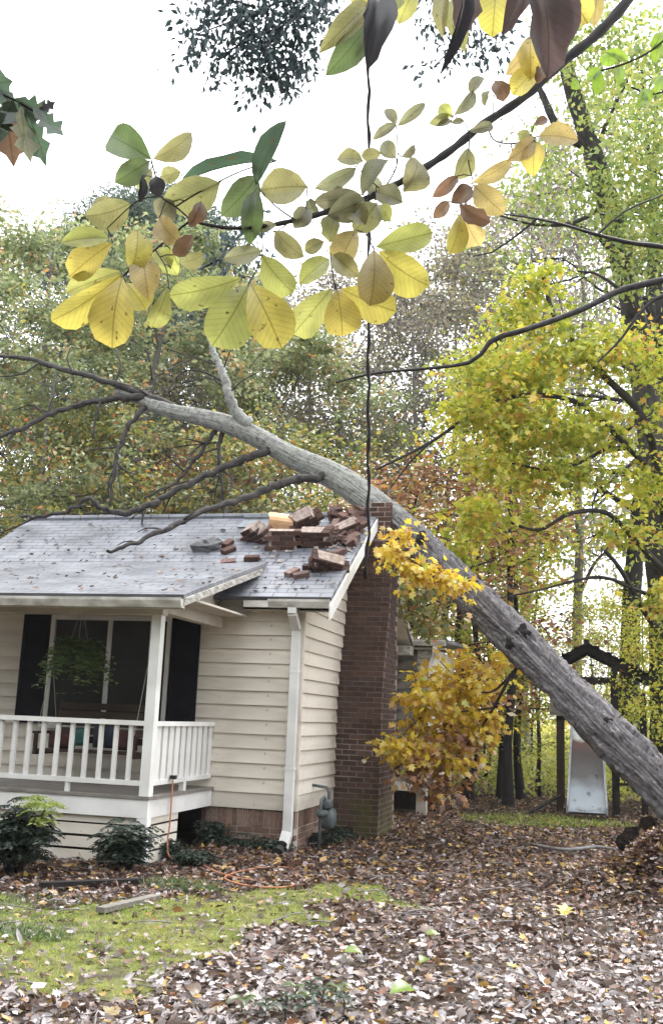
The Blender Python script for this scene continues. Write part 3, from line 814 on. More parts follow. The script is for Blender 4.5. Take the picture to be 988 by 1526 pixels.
# broken crown of the stack: front leaf of bricks still standing, jagged
for i in range(9):
    z = 4.055 + i * CH; zc = z + CH / 2
    xl = -3.46 + max(0, i - 1) * .026 + rnd.uniform(0, .03)
    if i > 6: xl = -3.26 + rnd.uniform(0, .06)
    xs = CX1 - .1 - (0 if i % 2 else .106)
    if i % 2 == 0: link('brick', MB().box(-.046, .046, -.05, .05, -.030, .030).mesh('brick', M['brickdk']), chim, Matrix.Translation((CX1 - .046, 14.19 + jit(), zc)))
    while xs - .1 > xl - .03:
        b_ = link('brick', strx.copy(), chim, Matrix.Translation((xs, 14.19 + jit(.006), zc)) @ Matrix.Rotation(jit(.03), 4, 'Z'))
        b_.data.materials[0] = M['brickdk']
        xs -= .212
    MB().box(xs + .1, CX1 - .012, 14.148, 14.235, z, z + CH).build('mortar_bed', M['mortar'], chim)
    if i < 2:
        for q in range(2): link('brick', stry, chim, Matrix.Translation((CX1 - .05, 14.36 + q * .21, zc)))

def lump(name, c, s, mat, parent, seed=0, nu=18, nv=12, rough=.18):
    q = np.random.default_rng(seed); ph = q.uniform(0, 6, 9)
    u = np.linspace(0, 2 * np.pi, nu, endpoint=False); v = np.linspace(.02, np.pi - .02, nv)
    Vv, Uu = np.meshgrid(v, u, indexing='ij')
    d = np.stack([np.sin(Vv) * np.cos(Uu), np.sin(Vv) * np.sin(Uu), np.cos(Vv)], -1)
    r_ = 1 + rough * (np.sin(d[..., 0] * 4 + ph[0]) + np.sin(d[..., 1] * 5 + ph[1]) + np.sin(d[..., 2] * 6 + ph[2]) + .6 * np.sin(d[..., 0] * 11 + d[..., 2] * 9 + ph[3])) / 2
    V = (d * r_[..., None] * np.asarray(s) + np.asarray(c)).reshape(-1, 3)
    i, j = np.meshgrid(np.arange(nv - 1), np.arange(nu), indexing='ij'); jn = (j + 1) % nu
    F_ = np.stack([i * nu + j, (i + 1) * nu + j, (i + 1) * nu + jn, i * nu + jn], -1).reshape(-1, 4)
    return link(name, np_mesh(name, V, F_, mat, True), parent)


# ------------------------------------------------------------------ rubble on the roof


def roofpt(px, py, lift=0.0):
    q = ray(px, py)                       # plane z = EZ + (y-EY)*SL
    t = (EZ - EY * SL - CAM[2] + SL * CAM[1]) / (q[2] - SL * q[1])
    p = CAM + q * t
    return Vector(p) + Vector((0, -SL, 1)).normalized() * lift


ROOFQ = Matrix.Rotation(math.atan(SL), 4, 'X')
bch = MB().box(-.1, .1, -.05, .05, -.03, .03).mesh('brick', M['brickr'])
bcd = MB().box(-.1, .1, -.05, .05, -.03, .03).mesh('brick', M['brickdk'])


def chunk(px, py, n, rot, label, dark=False, mort=True, lift=None):
    nx, ny, nz = n
    hz = nz * .07 / 2
    base = roofpt(px, py, hz * .75 if lift is None else lift)
    root = thing('brick_chunk', base, label, 'masonry chunk', 'fallen chimney rubble on the roof')
    Q = Matrix.Translation(base) @ ROOFQ @ Matrix.Rotation(rot[2], 4, 'Z') @ Matrix.Rotation(rot[0], 4, 'X') @ Matrix.Rotation(rot[1], 4, 'Y')
    for k in range(nz):
        for j in range(ny):
            for i in range(nx):
                if rnd.random() < .12 and nx * ny * nz > 5 and k == nz - 1: continue
                q = Matrix.Translation(((i - (nx - 1) / 2) * .21 + (.105 if k % 2 else 0) - .05, (j - (ny - 1) / 2) * .11, (k - (nz - 1) / 2) * .07)) @ Matrix.Rotation(jit(.03), 4, 'Z')
                link('brick', bcd if dark else bch, root, Q @ q)
    if mort:
        hx, hy, t_ = nx * .098, ny * .049, nz * .0325
        mb = MB().hexa([(-hx, -hy, -t_), (hx, -hy, -t_), (hx, hy, -t_), (-hx, hy, -t_), (-hx * rnd.uniform(.6, 1), -hy * rnd.uniform(.7, 1), t_ + rnd.uniform(.004, .016)), (hx * rnd.uniform(.4, .95), -hy, t_ + rnd.uniform(.003, .012)), (hx * rnd.uniform(.6, 1), hy * rnd.uniform(.7, 1), t_ + .006), (-hx, hy * rnd.uniform(.7, 1), t_ + rnd.uniform(.004, .016))])
        o = mb.build('mortar', M['chunkmortar'], None); o.matrix_basis = Q; adopt(o, root)
    return root


chunk(456, 790, (2, 2, 4), (.5, -.35, .7), 'upended brick chunk highest in the rubble beside the clay flue', True, lift=.17)
chunk(383, 806, (2, 2, 4), (.25, -.5, -.4), 'brick chunk with pale top leaning left of the clay flue', True)
chunk(424, 815, (2, 2, 4), (-.2, .05, .15), 'blocky brick chunk lying directly below the clay flue', True)
chunk(471, 813, (2, 2, 4), (.1, -.05, -.1), 'blocky brick chunk below the upended one, with pale jagged top edge', True)
chunk(492, 848, (2, 2, 3), (.3, .4, .2), 'wedge shaped brick chunk lowest on the roof near the right eave', True)
chunk(522, 795, (2, 2, 3), (.2, -.3, .5), 'reddish brick chunk against the foot of the broken chimney', False)
# grey chimney crown piece
cp = roofpt(310, 818, .05)
cr = lump('chimney_cap_piece', (0, 0, 0), (.20, .15, .13), M['metal_grey'], None, 4, 14, 9, .3); cr.matrix_basis = Matrix.Translation(cp) @ ROOFQ @ Matrix.Rotation(.35, 4, 'Z')
cr.data.polygons.foreach_set('use_smooth', [False] * len(cr.data.polygons))
cr.data.materials[0] = pm('grey_concrete', (.11, .11, .115), (.20, .20, .205), 7, .8, .4, 30)
tag(cr, 'grey concrete lump from the chimney cap lying alone on the left roof', 'concrete lump')
# clay flue tile: a rounded square pipe lying on its side
fl = MB(); n = 20; out = []
vs = []; fs = []
for L_, r_ in ((-.17, .135), (.17, .13), (.17, .105), (-.17, .11)):
    for j in range(n):
        t = 2 * math.pi * j / n; c, s = math.cos(t), math.sin(t); k_ = 1 / (abs(c) ** 4 + abs(s) ** 4) ** .25
        vs.append((L_ + .02 * math.sin(3 * t), r_ * c * k_, r_ * s * k_))
for i in range(4):
    for j in range(n): fs.append((i * n + j, i * n + (j + 1) % n, ((i + 1) % 4) * n + (j + 1) % n, ((i + 1) % 4) * n + j))
flo = fl.add(vs, fs).build('flue_tile', M['flue'], None, False)
flo.matrix_basis = Matrix.Translation(roofpt(420, 793, .13)) @ ROOFQ @ Matrix.Rotation(.15, 4, 'Z') @ Matrix.Rotation(.2, 4, 'Y')
tag(flo, 'tan clay flue tile lying among the brick rubble on the roof', 'flue tile')
fls = MB().box(-.33, .30, -.20, .16, 0, .012).box(-.33, .30, .145, .16, .0125, .05).build('metal_flashing', M['metal_grey'])
fls.matrix_basis = Matrix.Translation(roofpt(392, 780, .01)) @ ROOFQ
tag(fls, 'dark grey sheet metal flashing torn loose beside the clay flue', 'flashing')
LN = ['below the tan flue, nearest the porch rake', 'right beside the grey concrete lump, upper of two', 'below the grey concrete lump', 'left of the lowest brick chunk', 'lowest of all on the shingles', 'lowest but one, left of the lowest loose brick', 'right beside the grey concrete lump, lower of two', 'between two dark chunks under the flue', 'between the lowest chunk and the heap']
loose = [(376, 835, .1), (340, 813, 1.4), (341, 841, .3), (463, 848, 0.05), (449, 860, .5), (436, 856, 1.1), (341, 823, 1.0), (405, 806, .4), (505, 826, .9)]
for k, (x, y, a) in enumerate(loose):
    o = link('loose_brick', bch if k % 3 else bcd, None, Matrix.Translation(roofpt(x, y, .032)) @ ROOFQ @ Matrix.Rotation(a, 4, 'Z') @ Matrix.Rotation(jit(.15), 4, 'X'))
    tag(o, 'single loose brick on the roof, ' + LN[k], 'brick', 'loose bricks scattered on the roof')
for k in range(46):
    x = 486 + 58 * rnd.random() ** .7; y = 775 + 38 * rnd.random() + (x - 500) * .05
    if k < 9: x = 500 + rnd.random() * 40; y = 768 + rnd.random() * 14
    p = roofpt(x, y, .04 + .10 * rnd.random() * (1 if y < 800 else .3))
    if p.x > EX - .12: p.x = EX - .12 - .1 * rnd.random()
    o = link('rubble_brick', bch if rnd.random() < .75 else bcd, None, Matrix.Translation(p) @ ROOFQ @ Matrix.Rotation(rnd.uniform(0, 3), 4, 'Z') @ Matrix.Rotation(rnd.uniform(-.7, .7), 4, 'X') @ Matrix.Rotation(rnd.uniform(-.5, .5), 4, 'Y'))
    tag(o, 'red brick in the jumbled heap at the foot of the broken chimney', 'brick', 'heap of bricks at the broken chimney')
mb = MB()
for k in range(90):
    x = 380 + 165 * rnd.random(); y = 795 + 45 * rnd.random() ** 1.5
    if rnd.random() < .5: x = 490 + 40 * rnd.random(); y = 800 + 24 * rnd.random()
    p = roofpt(x, y, .012); s_ = .008 + .022 * rnd.random()
    mb.hexa([p + Vector((a * s_ * rnd.uniform(.6, 1.4), b * s_ * rnd.uniform(.6, 1.4), c * s_ * .7)) for c in (-1, 1) for a, b in ((-1, -1), (1, -1), (1, 1), (-1, 1))])
tag(mb.build('mortar_crumbs', M['crumb']), 'pale mortar crumbs strewn around the rubble on the roof', 'rubble', None, 'stuff')
# wet leaves stuck on the roof
n = 330; PXs = rng.uniform(-60, 530, n); PYs = 778 + 105 * rng.random(n) ** .8
P_ = []
for x, y in zip(PXs, PYs):
    p = np.array(roofpt(x, y, .012))
    if p[0] < PEX and p[1] < PMY:         # on the porch roof instead
        q = ray(x, y); c0 = EZ + (PMY - EY) * SL - PMY * slp + .012
        t = (c0 - CAM[2] + slp * CAM[1]) / (q[2] - slp * q[1]); p = CAM + q * t + np.array([0, 0, .012])
    P_.append(p)
P_ = np.array(P_); keep = (P_[:, 1] > PEY) & (P_[:, 1] < RY - .1) & (P_[:, 0] < EX - .1) & ((P_[:, 0] < PEX) | (P_[:, 1] > EY + .05)); P_ = P_[keep]; n = len(P_)
tag(link('roof_leaves', scatter_mesh('roof_leaves', *OAK, P_, rdir(n, .1), np.tile([0, -.5, 1.], (n, 1)) + .35 * rng.normal(size=(n, 3)), rng.uniform(.04, .11, n), M['litter'], rng.random(n) ** 2 * .36)), 'brown wet leaves scattered over the grey roof', 'leaves', None, 'stuff')

# ------------------------------------------------------------------ the fallen tree


def bark_tube(name, pts, rad, parent, mat, k=36, per=.035, furrow=.03, seed=0, knots=()):
    P = np.asarray(pts, float); r_ = np.asarray(rad, float)
    seg = np.r_[0, np.cumsum(np.linalg.norm(np.diff(P, axis=0), axis=1))]
    m = max(4, int(seg[-1] / per)); s = np.linspace(0, seg[-1], m)
    C = np.stack([np.interp(s, seg, P[:, i]) for i in range(3)], -1); rr = np.interp(s, seg, r_)
    T = unit(np.gradient(C, axis=0)); ref = unit(np.cross(T[0], [0, 0, 1.0])); A = np.zeros((m, 3)); 
    for i in range(m):
        ref = ref - T[i] * (ref @ T[i]); ref = ref / np.linalg.norm(ref); A[i] = ref
    B = np.cross(T, A)
    th = np.linspace(0, 2 * np.pi, k, endpoint=False)
    S, TH = np.meshgrid(s, th, indexing='ij')
    q = np.random.default_rng(seed); w_ = np.zeros_like(S)
    nr = max(3, int(round(2 * np.pi * rr.mean() / .10)))
    for fq, am in ((nr, 1.0), (int(nr * 1.6) + 1, .8), (max(2, nr // 2), .6)):
        w_ += am * np.sin(fq * TH + 1.5 * np.sin(S * q.uniform(1.0, 2.2) + q.uniform(0, 6)) + .9 * np.sin(S * q.uniform(3, 6) + 2 * TH + q.uniform(0, 6)))
    ridge = 1 - np.minimum(np.abs(w_) / .9, 1.5) ** .7
    brk = np.sin(S * 9 + 3 * np.sin(TH * 5 + q.uniform(0, 6)) + 2 * np.sin(TH * 9)); ridge -= .5 * np.clip(brk - .6, 0, 1)
    fur = furrow if not hasattr(furrow, '__len__') else np.interp(S, [0, seg[-1] * .45, seg[-1] * .62, seg[-1]], furrow)
    disp = 1 + fur * 1.6 * (ridge - .4) + .05 * np.sin(2 * TH + S * 1.7 + seed) + .04 * np.sin(S * 2.9 + seed)
    for ks, kt, ka in knots:
        d2 = ((S - ks) / .16) ** 2 + ((np.angle(np.exp(1j * (TH - kt)))) / .5) ** 2
        disp += ka * np.exp(-d2)
    V = C[:, None] + (rr[:, None] * disp)[..., None] * (np.cos(TH)[..., None] * A[:, None] + np.sin(TH)[..., None] * B[:, None])
    i, j = np.meshgrid(np.arange(m - 1), np.arange(k), indexing='ij'); jn = (j + 1) % k
    Fc = np.stack([i * k + j, i * k + jn, (i + 1) * k + jn, (i + 1) * k + j], -1).reshape(-1, 4)
    rv = (.22 + .14 * np.sin(int(nr * .8 + 1) * TH + 1.7 * np.sin(S * 1.9 + seed)) * np.sin(S * 5 + 3 * TH) + .1 * q.normal(size=S.shape))[:-1].reshape(-1)
    return link(name, np_mesh(name, V.reshape(-1, 3), Fc, mat, True, rv), parent)


TR = [(1085, 1272, 9.9, .25), (1030, 1216, 10.2, .238), (988, 1172, 10.5, .23), (906, 1094, 11.2, .232), (820, 1003, 12.15, .232), (733, 918, 13.1, .228), (655, 840, 14.1, .224), (590, 776, 15.1, .217), (509, 716, 15.8, .2), (436, 681, 16.2, .178), (360, 640, 16.6, .168), (300, 622, 16.9, .145), (243, 609, 17.1, .118), (205, 592, 17.3, .10), (175, 583, 17.4, .085)]
tp = np.array([[*at(x, y, D), r_] for x, y, D, r_ in TR]); ts = spline(tp, 8)
base = Vector(tp[0, :3]); base.z = 0
ft = thing('fallen_tree', base, 'fallen hardwood trunk with bare limbs lying across the broken chimney and roof', 'fallen tree')
bark_tube('trunk', ts[:, :3], ts[:, 3], ft, M['bark'], 112, .03, (.15, .14, .045, .04), 3, knots=((3.55, 3.9, .24), (3.42, 3.3, .16), (3.74, 3.2, -.18), (5.6, 3.4, -.15), (5.4, 3.8, .14), (1.9, 3.3, .07), (7.3, 3.6, .10)))


def limb(name, pts, r0, r1, parent, mat=None, k=9, thin=False, wig=.0):
    q = np.array([[*at(x, y, D)] for x, y, D in pts]); s = spline(q, 6)
    if wig: s[1:-1] += rng.normal(size=s[1:-1].shape) * wig
    rr = np.linspace(r0, r1, len(s)) * (1 + .10 * np.sin(np.arange(len(s)) * 1.7))
    return bark_tube(name, s, rr, parent, mat or M['barkthin'], k, .06 if not thin else .12, .03, rnd.randrange(99))


LIMBS = [
    ([(262, 608, 17.1), (225, 592, 17.2), (180, 575, 17.3), (120, 557, 17.5), (60, 540, 17.8), (0, 528, 18.2), (-70, 520, 18.6)], .10, .03),
    ([(215, 592, 17.2), (170, 594, 17.2), (125, 602, 17.1), (70, 620, 17.0), (20, 644, 16.8), (-40, 662, 16.6)], .085, .035),
    ([(372, 632, 16.5), (350, 610, 16.5), (340, 585, 16.5), (333, 560, 16.6), (322, 530, 16.8), (312, 505, 17.0)], .11, .05),
    ([(222, 600, 17.2), (200, 625, 17.0), (180, 660, 16.8), (170, 700, 16.6), (165, 748, 16.5)], .06, .035),
    ([(322, 640, 16.8), (308, 662, 16.7), (288, 690, 16.6), (262, 718, 16.5), (215, 742, 16.5)], .05, .02),
    ([(332, 645, 16.8), (326, 668, 16.7), (329, 705, 16.5), (334, 768, 16.4)], .05, .03),
    ([(408, 668, 16.3), (370, 682, 16.2), (330, 697, 16.1), (290, 716, 15.9), (250, 738, 15.7), (215, 756, 15.5), (185, 766, 15.4), (155, 757, 15.4), (132, 745, 15.4), (100, 762, 15.5), (60, 770, 15.6), (30, 768, 15.8)], .085, .03),
    ([(490, 712, 15.9), (460, 712, 15.6), (420, 720, 15.3), (375, 738, 15.0), (335, 752, 14.7), (280, 772, 14.3), (245, 790, 14.0), (205, 808, 13.75), (160, 821, 13.55)], .095, .028),
]
for k, (pts, r0, r1) in enumerate(LIMBS): limb('limb', pts, r0 * (1 if k == 2 else .8), r1 * .8, ft, M['bark'] if k == 2 else None, wig=.016)
TW = [([(60, 540, 17.8), (30, 558, 17.8), (-20, 562, 18)], .03), ([(110, 556, 17.5), (100, 535, 17.6), (108, 515, 17.8)], .03), ([(170, 575, 17.3), (180, 545, 17.4), (172, 515, 17.6)], .035),
      ([(335, 570, 16.6), (300, 553, 16.8), (270, 556, 17.0), (250, 585, 17.0)], .03), ([(338, 590, 16.5), (360, 568, 16.4), (385, 555, 16.3)], .025), ([(326, 545, 16.7), (300, 535, 16.8), (255, 522, 17.0)], .025),
      ([(290, 716, 15.9), (262, 722, 15.9), (220, 742, 15.9)], .025), ([(329, 705, 16.5), (300, 728, 16.4), (285, 730, 16.3)], .02), ([(245, 790, 14.0), (222, 786, 14.05), (205, 793, 14.1)], .02),
      ([(205, 808, 13.75), (190, 806, 13.7), (176, 812, 13.7)], .018), ([(172, 690, 16.6), (182, 735, 16.4), (186, 760, 16.2)], .02), ([(70, 620, 17), (50, 603, 17.1), (20, 612, 17.2)], .022), ([(150, 598, 17.1), (140, 640, 17), (145, 660, 17)], .03)]
for pts, r0 in TW: limb('twig', pts, r0 * .8, r0 * .3, ft, k=5, thin=True)
tw = np.random.default_rng(3)
for k, (pts, r0, r1) in enumerate(LIMBS):                  # broken side twigs along every limb
    s = spline(np.array([at(*q) for q in pts]), 6)
    for j in range(5 if k != 7 else 3):
        i = tw.integers(4, len(s) - 3); d = unit(s[i + 2] - s[i - 1]); v = unit(d * .8 + tw.normal(size=3) * np.array([.7, .5, .7])); L = tw.uniform(.25, .9) * (.4 if k == 7 else 1)
        if k == 7: v[2] = abs(v[2])
        m_ = s[i] + v * L * .5 + tw.normal(size=3) * .05 * L; e_ = s[i] + v * L + np.array([0, 0, -.1 * L]) + tw.normal(size=3) * .06 * L
        MB().tube(spline(np.array([s[i], m_, e_]), 3), np.linspace(.02, .006, 7), 5).build('twig', M['twig'], ft, True)
for k, (x, y, D, s_) in enumerate([(779, 944, 12.42, .10), (765, 958, 12.42, .085), (628, 803, 14.25, .09), (905, 1075, 11.05, .05)]):   # knots and torn stubs on the trunk
    lump('knot', at(x, y, D), (s_, s_ * .6, s_), M['barkdk'], ft, 30 + k, rough=.3)
# lumps coloured dark as shade in the soil where the butt meets the ground
for k, (x, y, D, s_) in enumerate([(950, 1262, 10.45, .19), (972, 1250, 10.5, .2), (930, 1300, 10.05, .15), (938, 1322, 9.95, .12)]):
    lump('hollow_lump', at(x, y, D), (s_, s_ * .8, s_), M['hollow'], ft, k, rough=.22)

# ------------------------------------------------------------------ trees


def sprays(centers, per, rad, flat, droop=.25):
    """leaf positions, directions and normals in flattened sprays about the cluster centres"""
    m = len(centers)
    tilt = unit(np.stack([rng.normal(size=m) * .45, rng.normal(size=m) * .45, np.ones(m)], -1))
    q = rng.normal(size=(m, per, 3)) * .55
    h = (q * tilt[:, None]).sum(-1, keepdims=True)
    q = q - tilt[:, None] * h * (1 - flat)
    rad = np.broadcast_to(np.asarray(rad, float), (m,))
    pos = (centers[:, None] + q * rad[:, None, None]).reshape(-1, 3)
    d = q.copy(); d[..., 2] -= droop * rng.random((m, per)) * 2
    d = unit(d + .5 * rng.normal(size=d.shape)).reshape(-1, 3)
    n = unit(np.repeat(tilt, per, 0) + .55 * rng.normal(size=(m * per, 3)))
    rv = np.clip(np.repeat(rng.normal(size=m) * .16, per) + rng.random(m * per) * .9 + .05, 0, 1)
    return pos, d, n, rv


def skeleton(H, r0, cb, cr, nprim, lean=(0, 0), wig=.12, up=.5, nsec=4):
    """limbs of a tree standing at the origin: list of (points, radii), and the tips that carry foliage"""
    n = 9; zz = np.linspace(0, H, n); tr = np.zeros((n, 3)); tr[:, 2] = zz
    wx = np.cumsum(rng.normal(size=n)) * wig * H / 14; wy = np.cumsum(rng.normal(size=n)) * wig * H / 14
    tr[:, 0] = wx - wx[0] + lean[0] * (zz / H) ** 1.3 * H; tr[:, 1] = wy - wy[0] + lean[1] * (zz / H) ** 1.3 * H
    rad = r0 * (1 - .88 * (zz / H) ** .9); rad[0] *= 1.35
    limbs = [(tr, rad)]; tips = [tr[-1]]
    for k in range(nprim):
        f_ = cb + (1 - cb) * ((k + rng.random()) / nprim) ** .9; f_ = min(f_, .97)
        p0 = np.array([np.interp(f_ * H, zz, tr[:, i]) for i in range(3)])
        az = k * 2.4 + rng.uniform(-.5, .5)
        prof = math.sin(math.pi * min(1, max(.12, ((f_ - cb) / (1 - cb)) * .82 + .16))) ** .7
        L = cr * prof * rng.uniform(.75, 1.2)
        e = up * rng.uniform(.6, 1.4)
        pts = [p0]
        for s in (.35, .7, 1.0):
            pts.append(p0 + np.array([math.cos(az) * L * s, math.sin(az) * L * s, L * e * s * (1.1 - .35 * s)]) + rng.normal(size=3) * .06 * L)
        pts = np.array(pts); rr = np.array([1, .7, .42, .15]) * max(.012, np.interp(f_ * H, zz, rad) * .5)
        limbs.append((pts, rr)); tips.append(pts[-1]); tips.append(pts[2])
        for q in range(nsec):
            t = rng.uniform(.3, .95); i0 = min(2, int(t * 3)); a = pts[i0] + (pts[i0 + 1] - pts[i0]) * (t * 3 - i0)
            v = unit(rng.normal(size=3) * np.array([1, 1, .6]) + (pts[-1] - p0) / max(L, .1) * .8) * L * rng.uniform(.25, .5)
            limbs.append((np.array([a, a + v * .5 + rng.normal(size=3) * .04 * L, a + v]), rr[i0] * np.array([.5, .3, .1]))); tips.append(a + v); tips.append(a + v * .55)
    return limbs, np.array(tips)


def limb_mesh(name, limbs, mat, k0=9):
    mb = MB()
    for i, (p, r_) in enumerate(limbs):
        s = spline(np.column_stack([p, r_]), 3)
        mb.tube(s[:, :3], np.maximum(s[:, 3], .006), k0 if i == 0 else (5 if i < 14 else 3), cap=False)
    return mb.mesh(name, mat, True)


def tree_kind(seed, H, r0, cb, cr, nprim, per, lsize, lmat, bmat, up=.5, spray=.55, flat=.45, nsec=4, drop=1.0, tmpl=KITE, wide=1.0, extra=0):
    global rng
    rng = np.random.default_rng(seed)
    limbs, tips = skeleton(H, r0, cb, cr, nprim, up=up, nsec=nsec)
    if extra:
        tips = np.vstack([tips, tips[rng.integers(0, len(tips), extra)] + rng.normal(size=(extra, 3)) * .4])
    if drop < 1: tips = tips[rng.random(len(tips)) < drop]
    pos, d, n, rv = sprays(tips, per, rng.uniform(.6, 1.3, len(tips)) * spray, flat)
    cm = scatter_mesh('crown', *tmpl, pos, d, n, rng.uniform(.7, 1.3, len(pos)) * lsize, lmat, rv, wide)
    return limb_mesh('trunk', limbs, bmat), cm, H


def put_tree(kind, name, px, D, toppy, label, group, rot=0.0, sx=1.0, base=None):
    tm, cm, H = kind
    p = at(px, 1100, D); hz = 1086 - 0 + (px - 494) * .04 - 19
    zt = 1.6 + (hz - toppy) * D / FPX
    s = zt / H
    loc = Vector((p[0], p[1], float(gz(p[0], p[1])) - .05))
    o = thing(name, loc, label, 'tree', group)
    Mx = Matrix.Translation(loc) @ Matrix.Rotation(rot, 4, 'Z') @ Matrix.Diagonal((s * sx, s * sx, s, 1))
    link('trunk', tm, o, Mx); link('crown', cm, o, Mx)
    return o


K = {}
K['greyA'] = tree_kind(21, 14, .2, .22, 3.2, 28, 46, .14, M['lf_grey'], M['barkgrey'], nsec=5, spray=.44)
K['greyB'] = tree_kind(22, 14, .18, .15, 3.0, 26, 44, .14, M['lf_grey'], M['barkgrey'], nsec=5, up=.35, spray=.44)
K['brownA'] = tree_kind(23, 14, .17, .2, 3.0, 26, 24, .12, M['lf_brown'], M['barkgrey'], nsec=9, up=.8, spray=.6)
K['brownB'] = tree_kind(24, 14, .15, .25, 2.8, 26, 20, .12, M['lf_brown'], M['barkgrey'], nsec=9, up=1.0, spray=.6)
K['olive'] = tree_kind(25, 9, .13, .08, 2.4, 20, 26, .13, M['lf_olive'], M['barkgrey'], nsec=4, up=.4)
K['rust'] = tree_kind(26, 7, .09, .1, 1.9, 16, 22, .12, M['lf_rust'], M['barkdk'], nsec=4, up=.5)
K['yell'] = tree_kind(27, 8, .09, .12, 2.0, 18, 24, .125, M['lf_yellow'], M['barkdk'], nsec=4, up=.45)
K['sap'] = tree_kind(28, 7, .055, .25, 1.4, 16, 12, .11, M['lf_yellow'], M['barkdk'], nsec=3, up=.6)
K['tallg'] = tree_kind(29, 14, .24, .3, 3.4, 24, 18, .12, M['lf_green'], M['barkdk'], nsec=5, up=.3, drop=.85)
K['pine'] = tree_kind(30, 15, .2, .3, 2.4, 38, 120, .2, M['lf_pine'], M['barkdk'], up=.25, spray=.5, flat=.8, nsec=4, wide=.28)

TREES = [
    ('greyA', 'broadleaf_tree', 10, 25, 265, 'greyish green tree rising at the far left edge behind the roof', 0.3, 1.0),
    ('pine', 'pine_tree', 105, 31, 215, 'dark pine whose bushy top meets the sky left of the big yellow leaves', 1.2, 1.1),
    ('pine', 'pine_tree', 245, 36, 240, 'dark pine behind the leftmost yellow leaf cluster, second pine from the left', 3.0, 1.15),
    ('greyB', 'broadleaf_tree', 70, 21, 420, 'shorter green tree in front of the left pine, behind the porch roof', 2.2, 1.15),
    ('greyA', 'broadleaf_tree', 185, 24, 295, 'grey green tree between the two pines, above the fallen tree tip', 4.0, 1.1),
    ('greyB', 'broadleaf_tree', 285, 27, 345, 'grey green tree behind the upright fork of the fallen tree', 5.0, 1.1),
    ('brownA', 'broadleaf_tree', 372, 27, 420, 'thin brownish tree seen below the largest yellow leaves', 1.0, 1.1),
    ('greyA', 'broadleaf_tree', 445, 25, 480, 'green tree behind the middle of the roof ridge', 2.6, 1.1),
    ('brownB', 'broadleaf_tree', 500, 32, 395, 'pale thinly leaved tree left of the hanging vine, far behind the ridge', 0.6, 1.1),
    ('brownA', 'broadleaf_tree', 585, 27, 400, 'brownish grey tree just right of the hanging vine behind the chimney', 3.3, 1.1),
    ('brownB', 'broadleaf_tree', 650, 30, 335, 'tall brownish grey tree whose top shows below the ochre leaf pair', 4.4, 1.0),
    ('greyB', 'broadleaf_tree', 712, 34, 330, 'grey tree showing left of the bright maple top', 0.2, 1.1),
    ('brownA', 'broadleaf_tree', 780, 36, 250, 'brownish tree behind the top of the bright yellow green maple', 2.0, 1.0),
    ('brownB', 'broadleaf_tree', 860, 33, 130, 'tall pale green tree behind the leaning dark trunk', 5.2, .9),
    ('tallg', 'broadleaf_tree', 935, 27, -40, 'light green tree filling the upper right corner of the sky', 1.5, .9),
    ('tallg', 'broadleaf_tree', 1040, 24, -60, 'light green tree cut by the right edge, beyond the leaning trunk', 4.1, .85),
    ('olive', 'small_tree', 40, 20.5, 590, 'yellowish olive small tree behind the left end of the roof', .4, 1.1),
    ('olive', 'small_tree', 135, 22, 600, 'olive small tree behind the roof below the fallen tree tip', 2.4, 1.2),
    ('rust', 'small_tree', 255, 23, 660, 'rusty orange small tree behind the roof under the fallen limbs', 1.1, .9),
    ('olive', 'small_tree', 305, 21, 620, 'olive small tree behind the roof below the fork of the fallen tree', 4.4, 1.2),
    ('olive', 'small_tree', 455, 21.5, 640, 'olive small tree just behind the ridge left of the rubble', 3.1, 1.2),
    ('rust', 'small_tree', 610, 20, 690, 'rusty small tree behind the fallen trunk right of the chimney', 0.9, 1.5),
    ('rust', 'small_tree', 690, 22, 705, 'rusty leaved small tree below the maple, above the fallen trunk', 2.9, 1.4),
    ('yell', 'small_tree', 745, 22, 760, 'yellow small tree standing beyond the middle of the fallen trunk', 1.9, 1.1),
    ('yell', 'small_tree', 1012, 17.5, 880, 'yellow green small tree at the right edge above the trunk butt', 0.7, 1.0),
    ('yell', 'small_tree', 945, 27, 870, 'yellow green small tree behind the swing set frame', 3.7, 1.0),
    ('olive', 'small_tree', 880, 30, 900, 'olive small tree behind the slide and its frame', 2.7, 1.0),
    ('greyB', 'broadleaf_tree', -130, 24, 250, 'grey green tree beyond the left edge of the view', 2.7, 1.1),
    ('yell', 'small_tree', 1120, 19, 600, 'yellow green small tree beyond the right edge of the view', 2.7, 1.1),
]
for kk, nm, px, D, top, lab, rot, sx in TREES: put_tree(K[kk], nm, px, D, top, lab, 'woodland trees behind the house', rot, sx)
SAP = [(612, 24, 880), (640, 29, 900), (668, 25, 930), (684, 33, 860), (705, 22, 940), (722, 27, 900), (741, 30, 880), (757, 20.5, 930), (775, 26, 900), (790, 33, 890), (803, 23, 930), (932, 26, 900), (958, 22, 900), (905, 30, 880)]
ordn = ['first', 'second', 'third', 'fourth', 'fifth', 'sixth', 'seventh', 'eighth', 'ninth', 'tenth', 'eleventh']
for k, (px, D, top) in enumerate(SAP):
    lab = ('slender yellow leaved sapling, %s from the house between chimney and slide' % ordn[k]) if px < 830 else 'slender yellow leaved sapling, %s to the right of the slide' % {905: 'first', 932: 'second', 958: 'third'}[px]
    put_tree(K['sap'], 'sapling', px, D, top, lab, 'saplings at the wood edge', k * 1.9, 1.2)

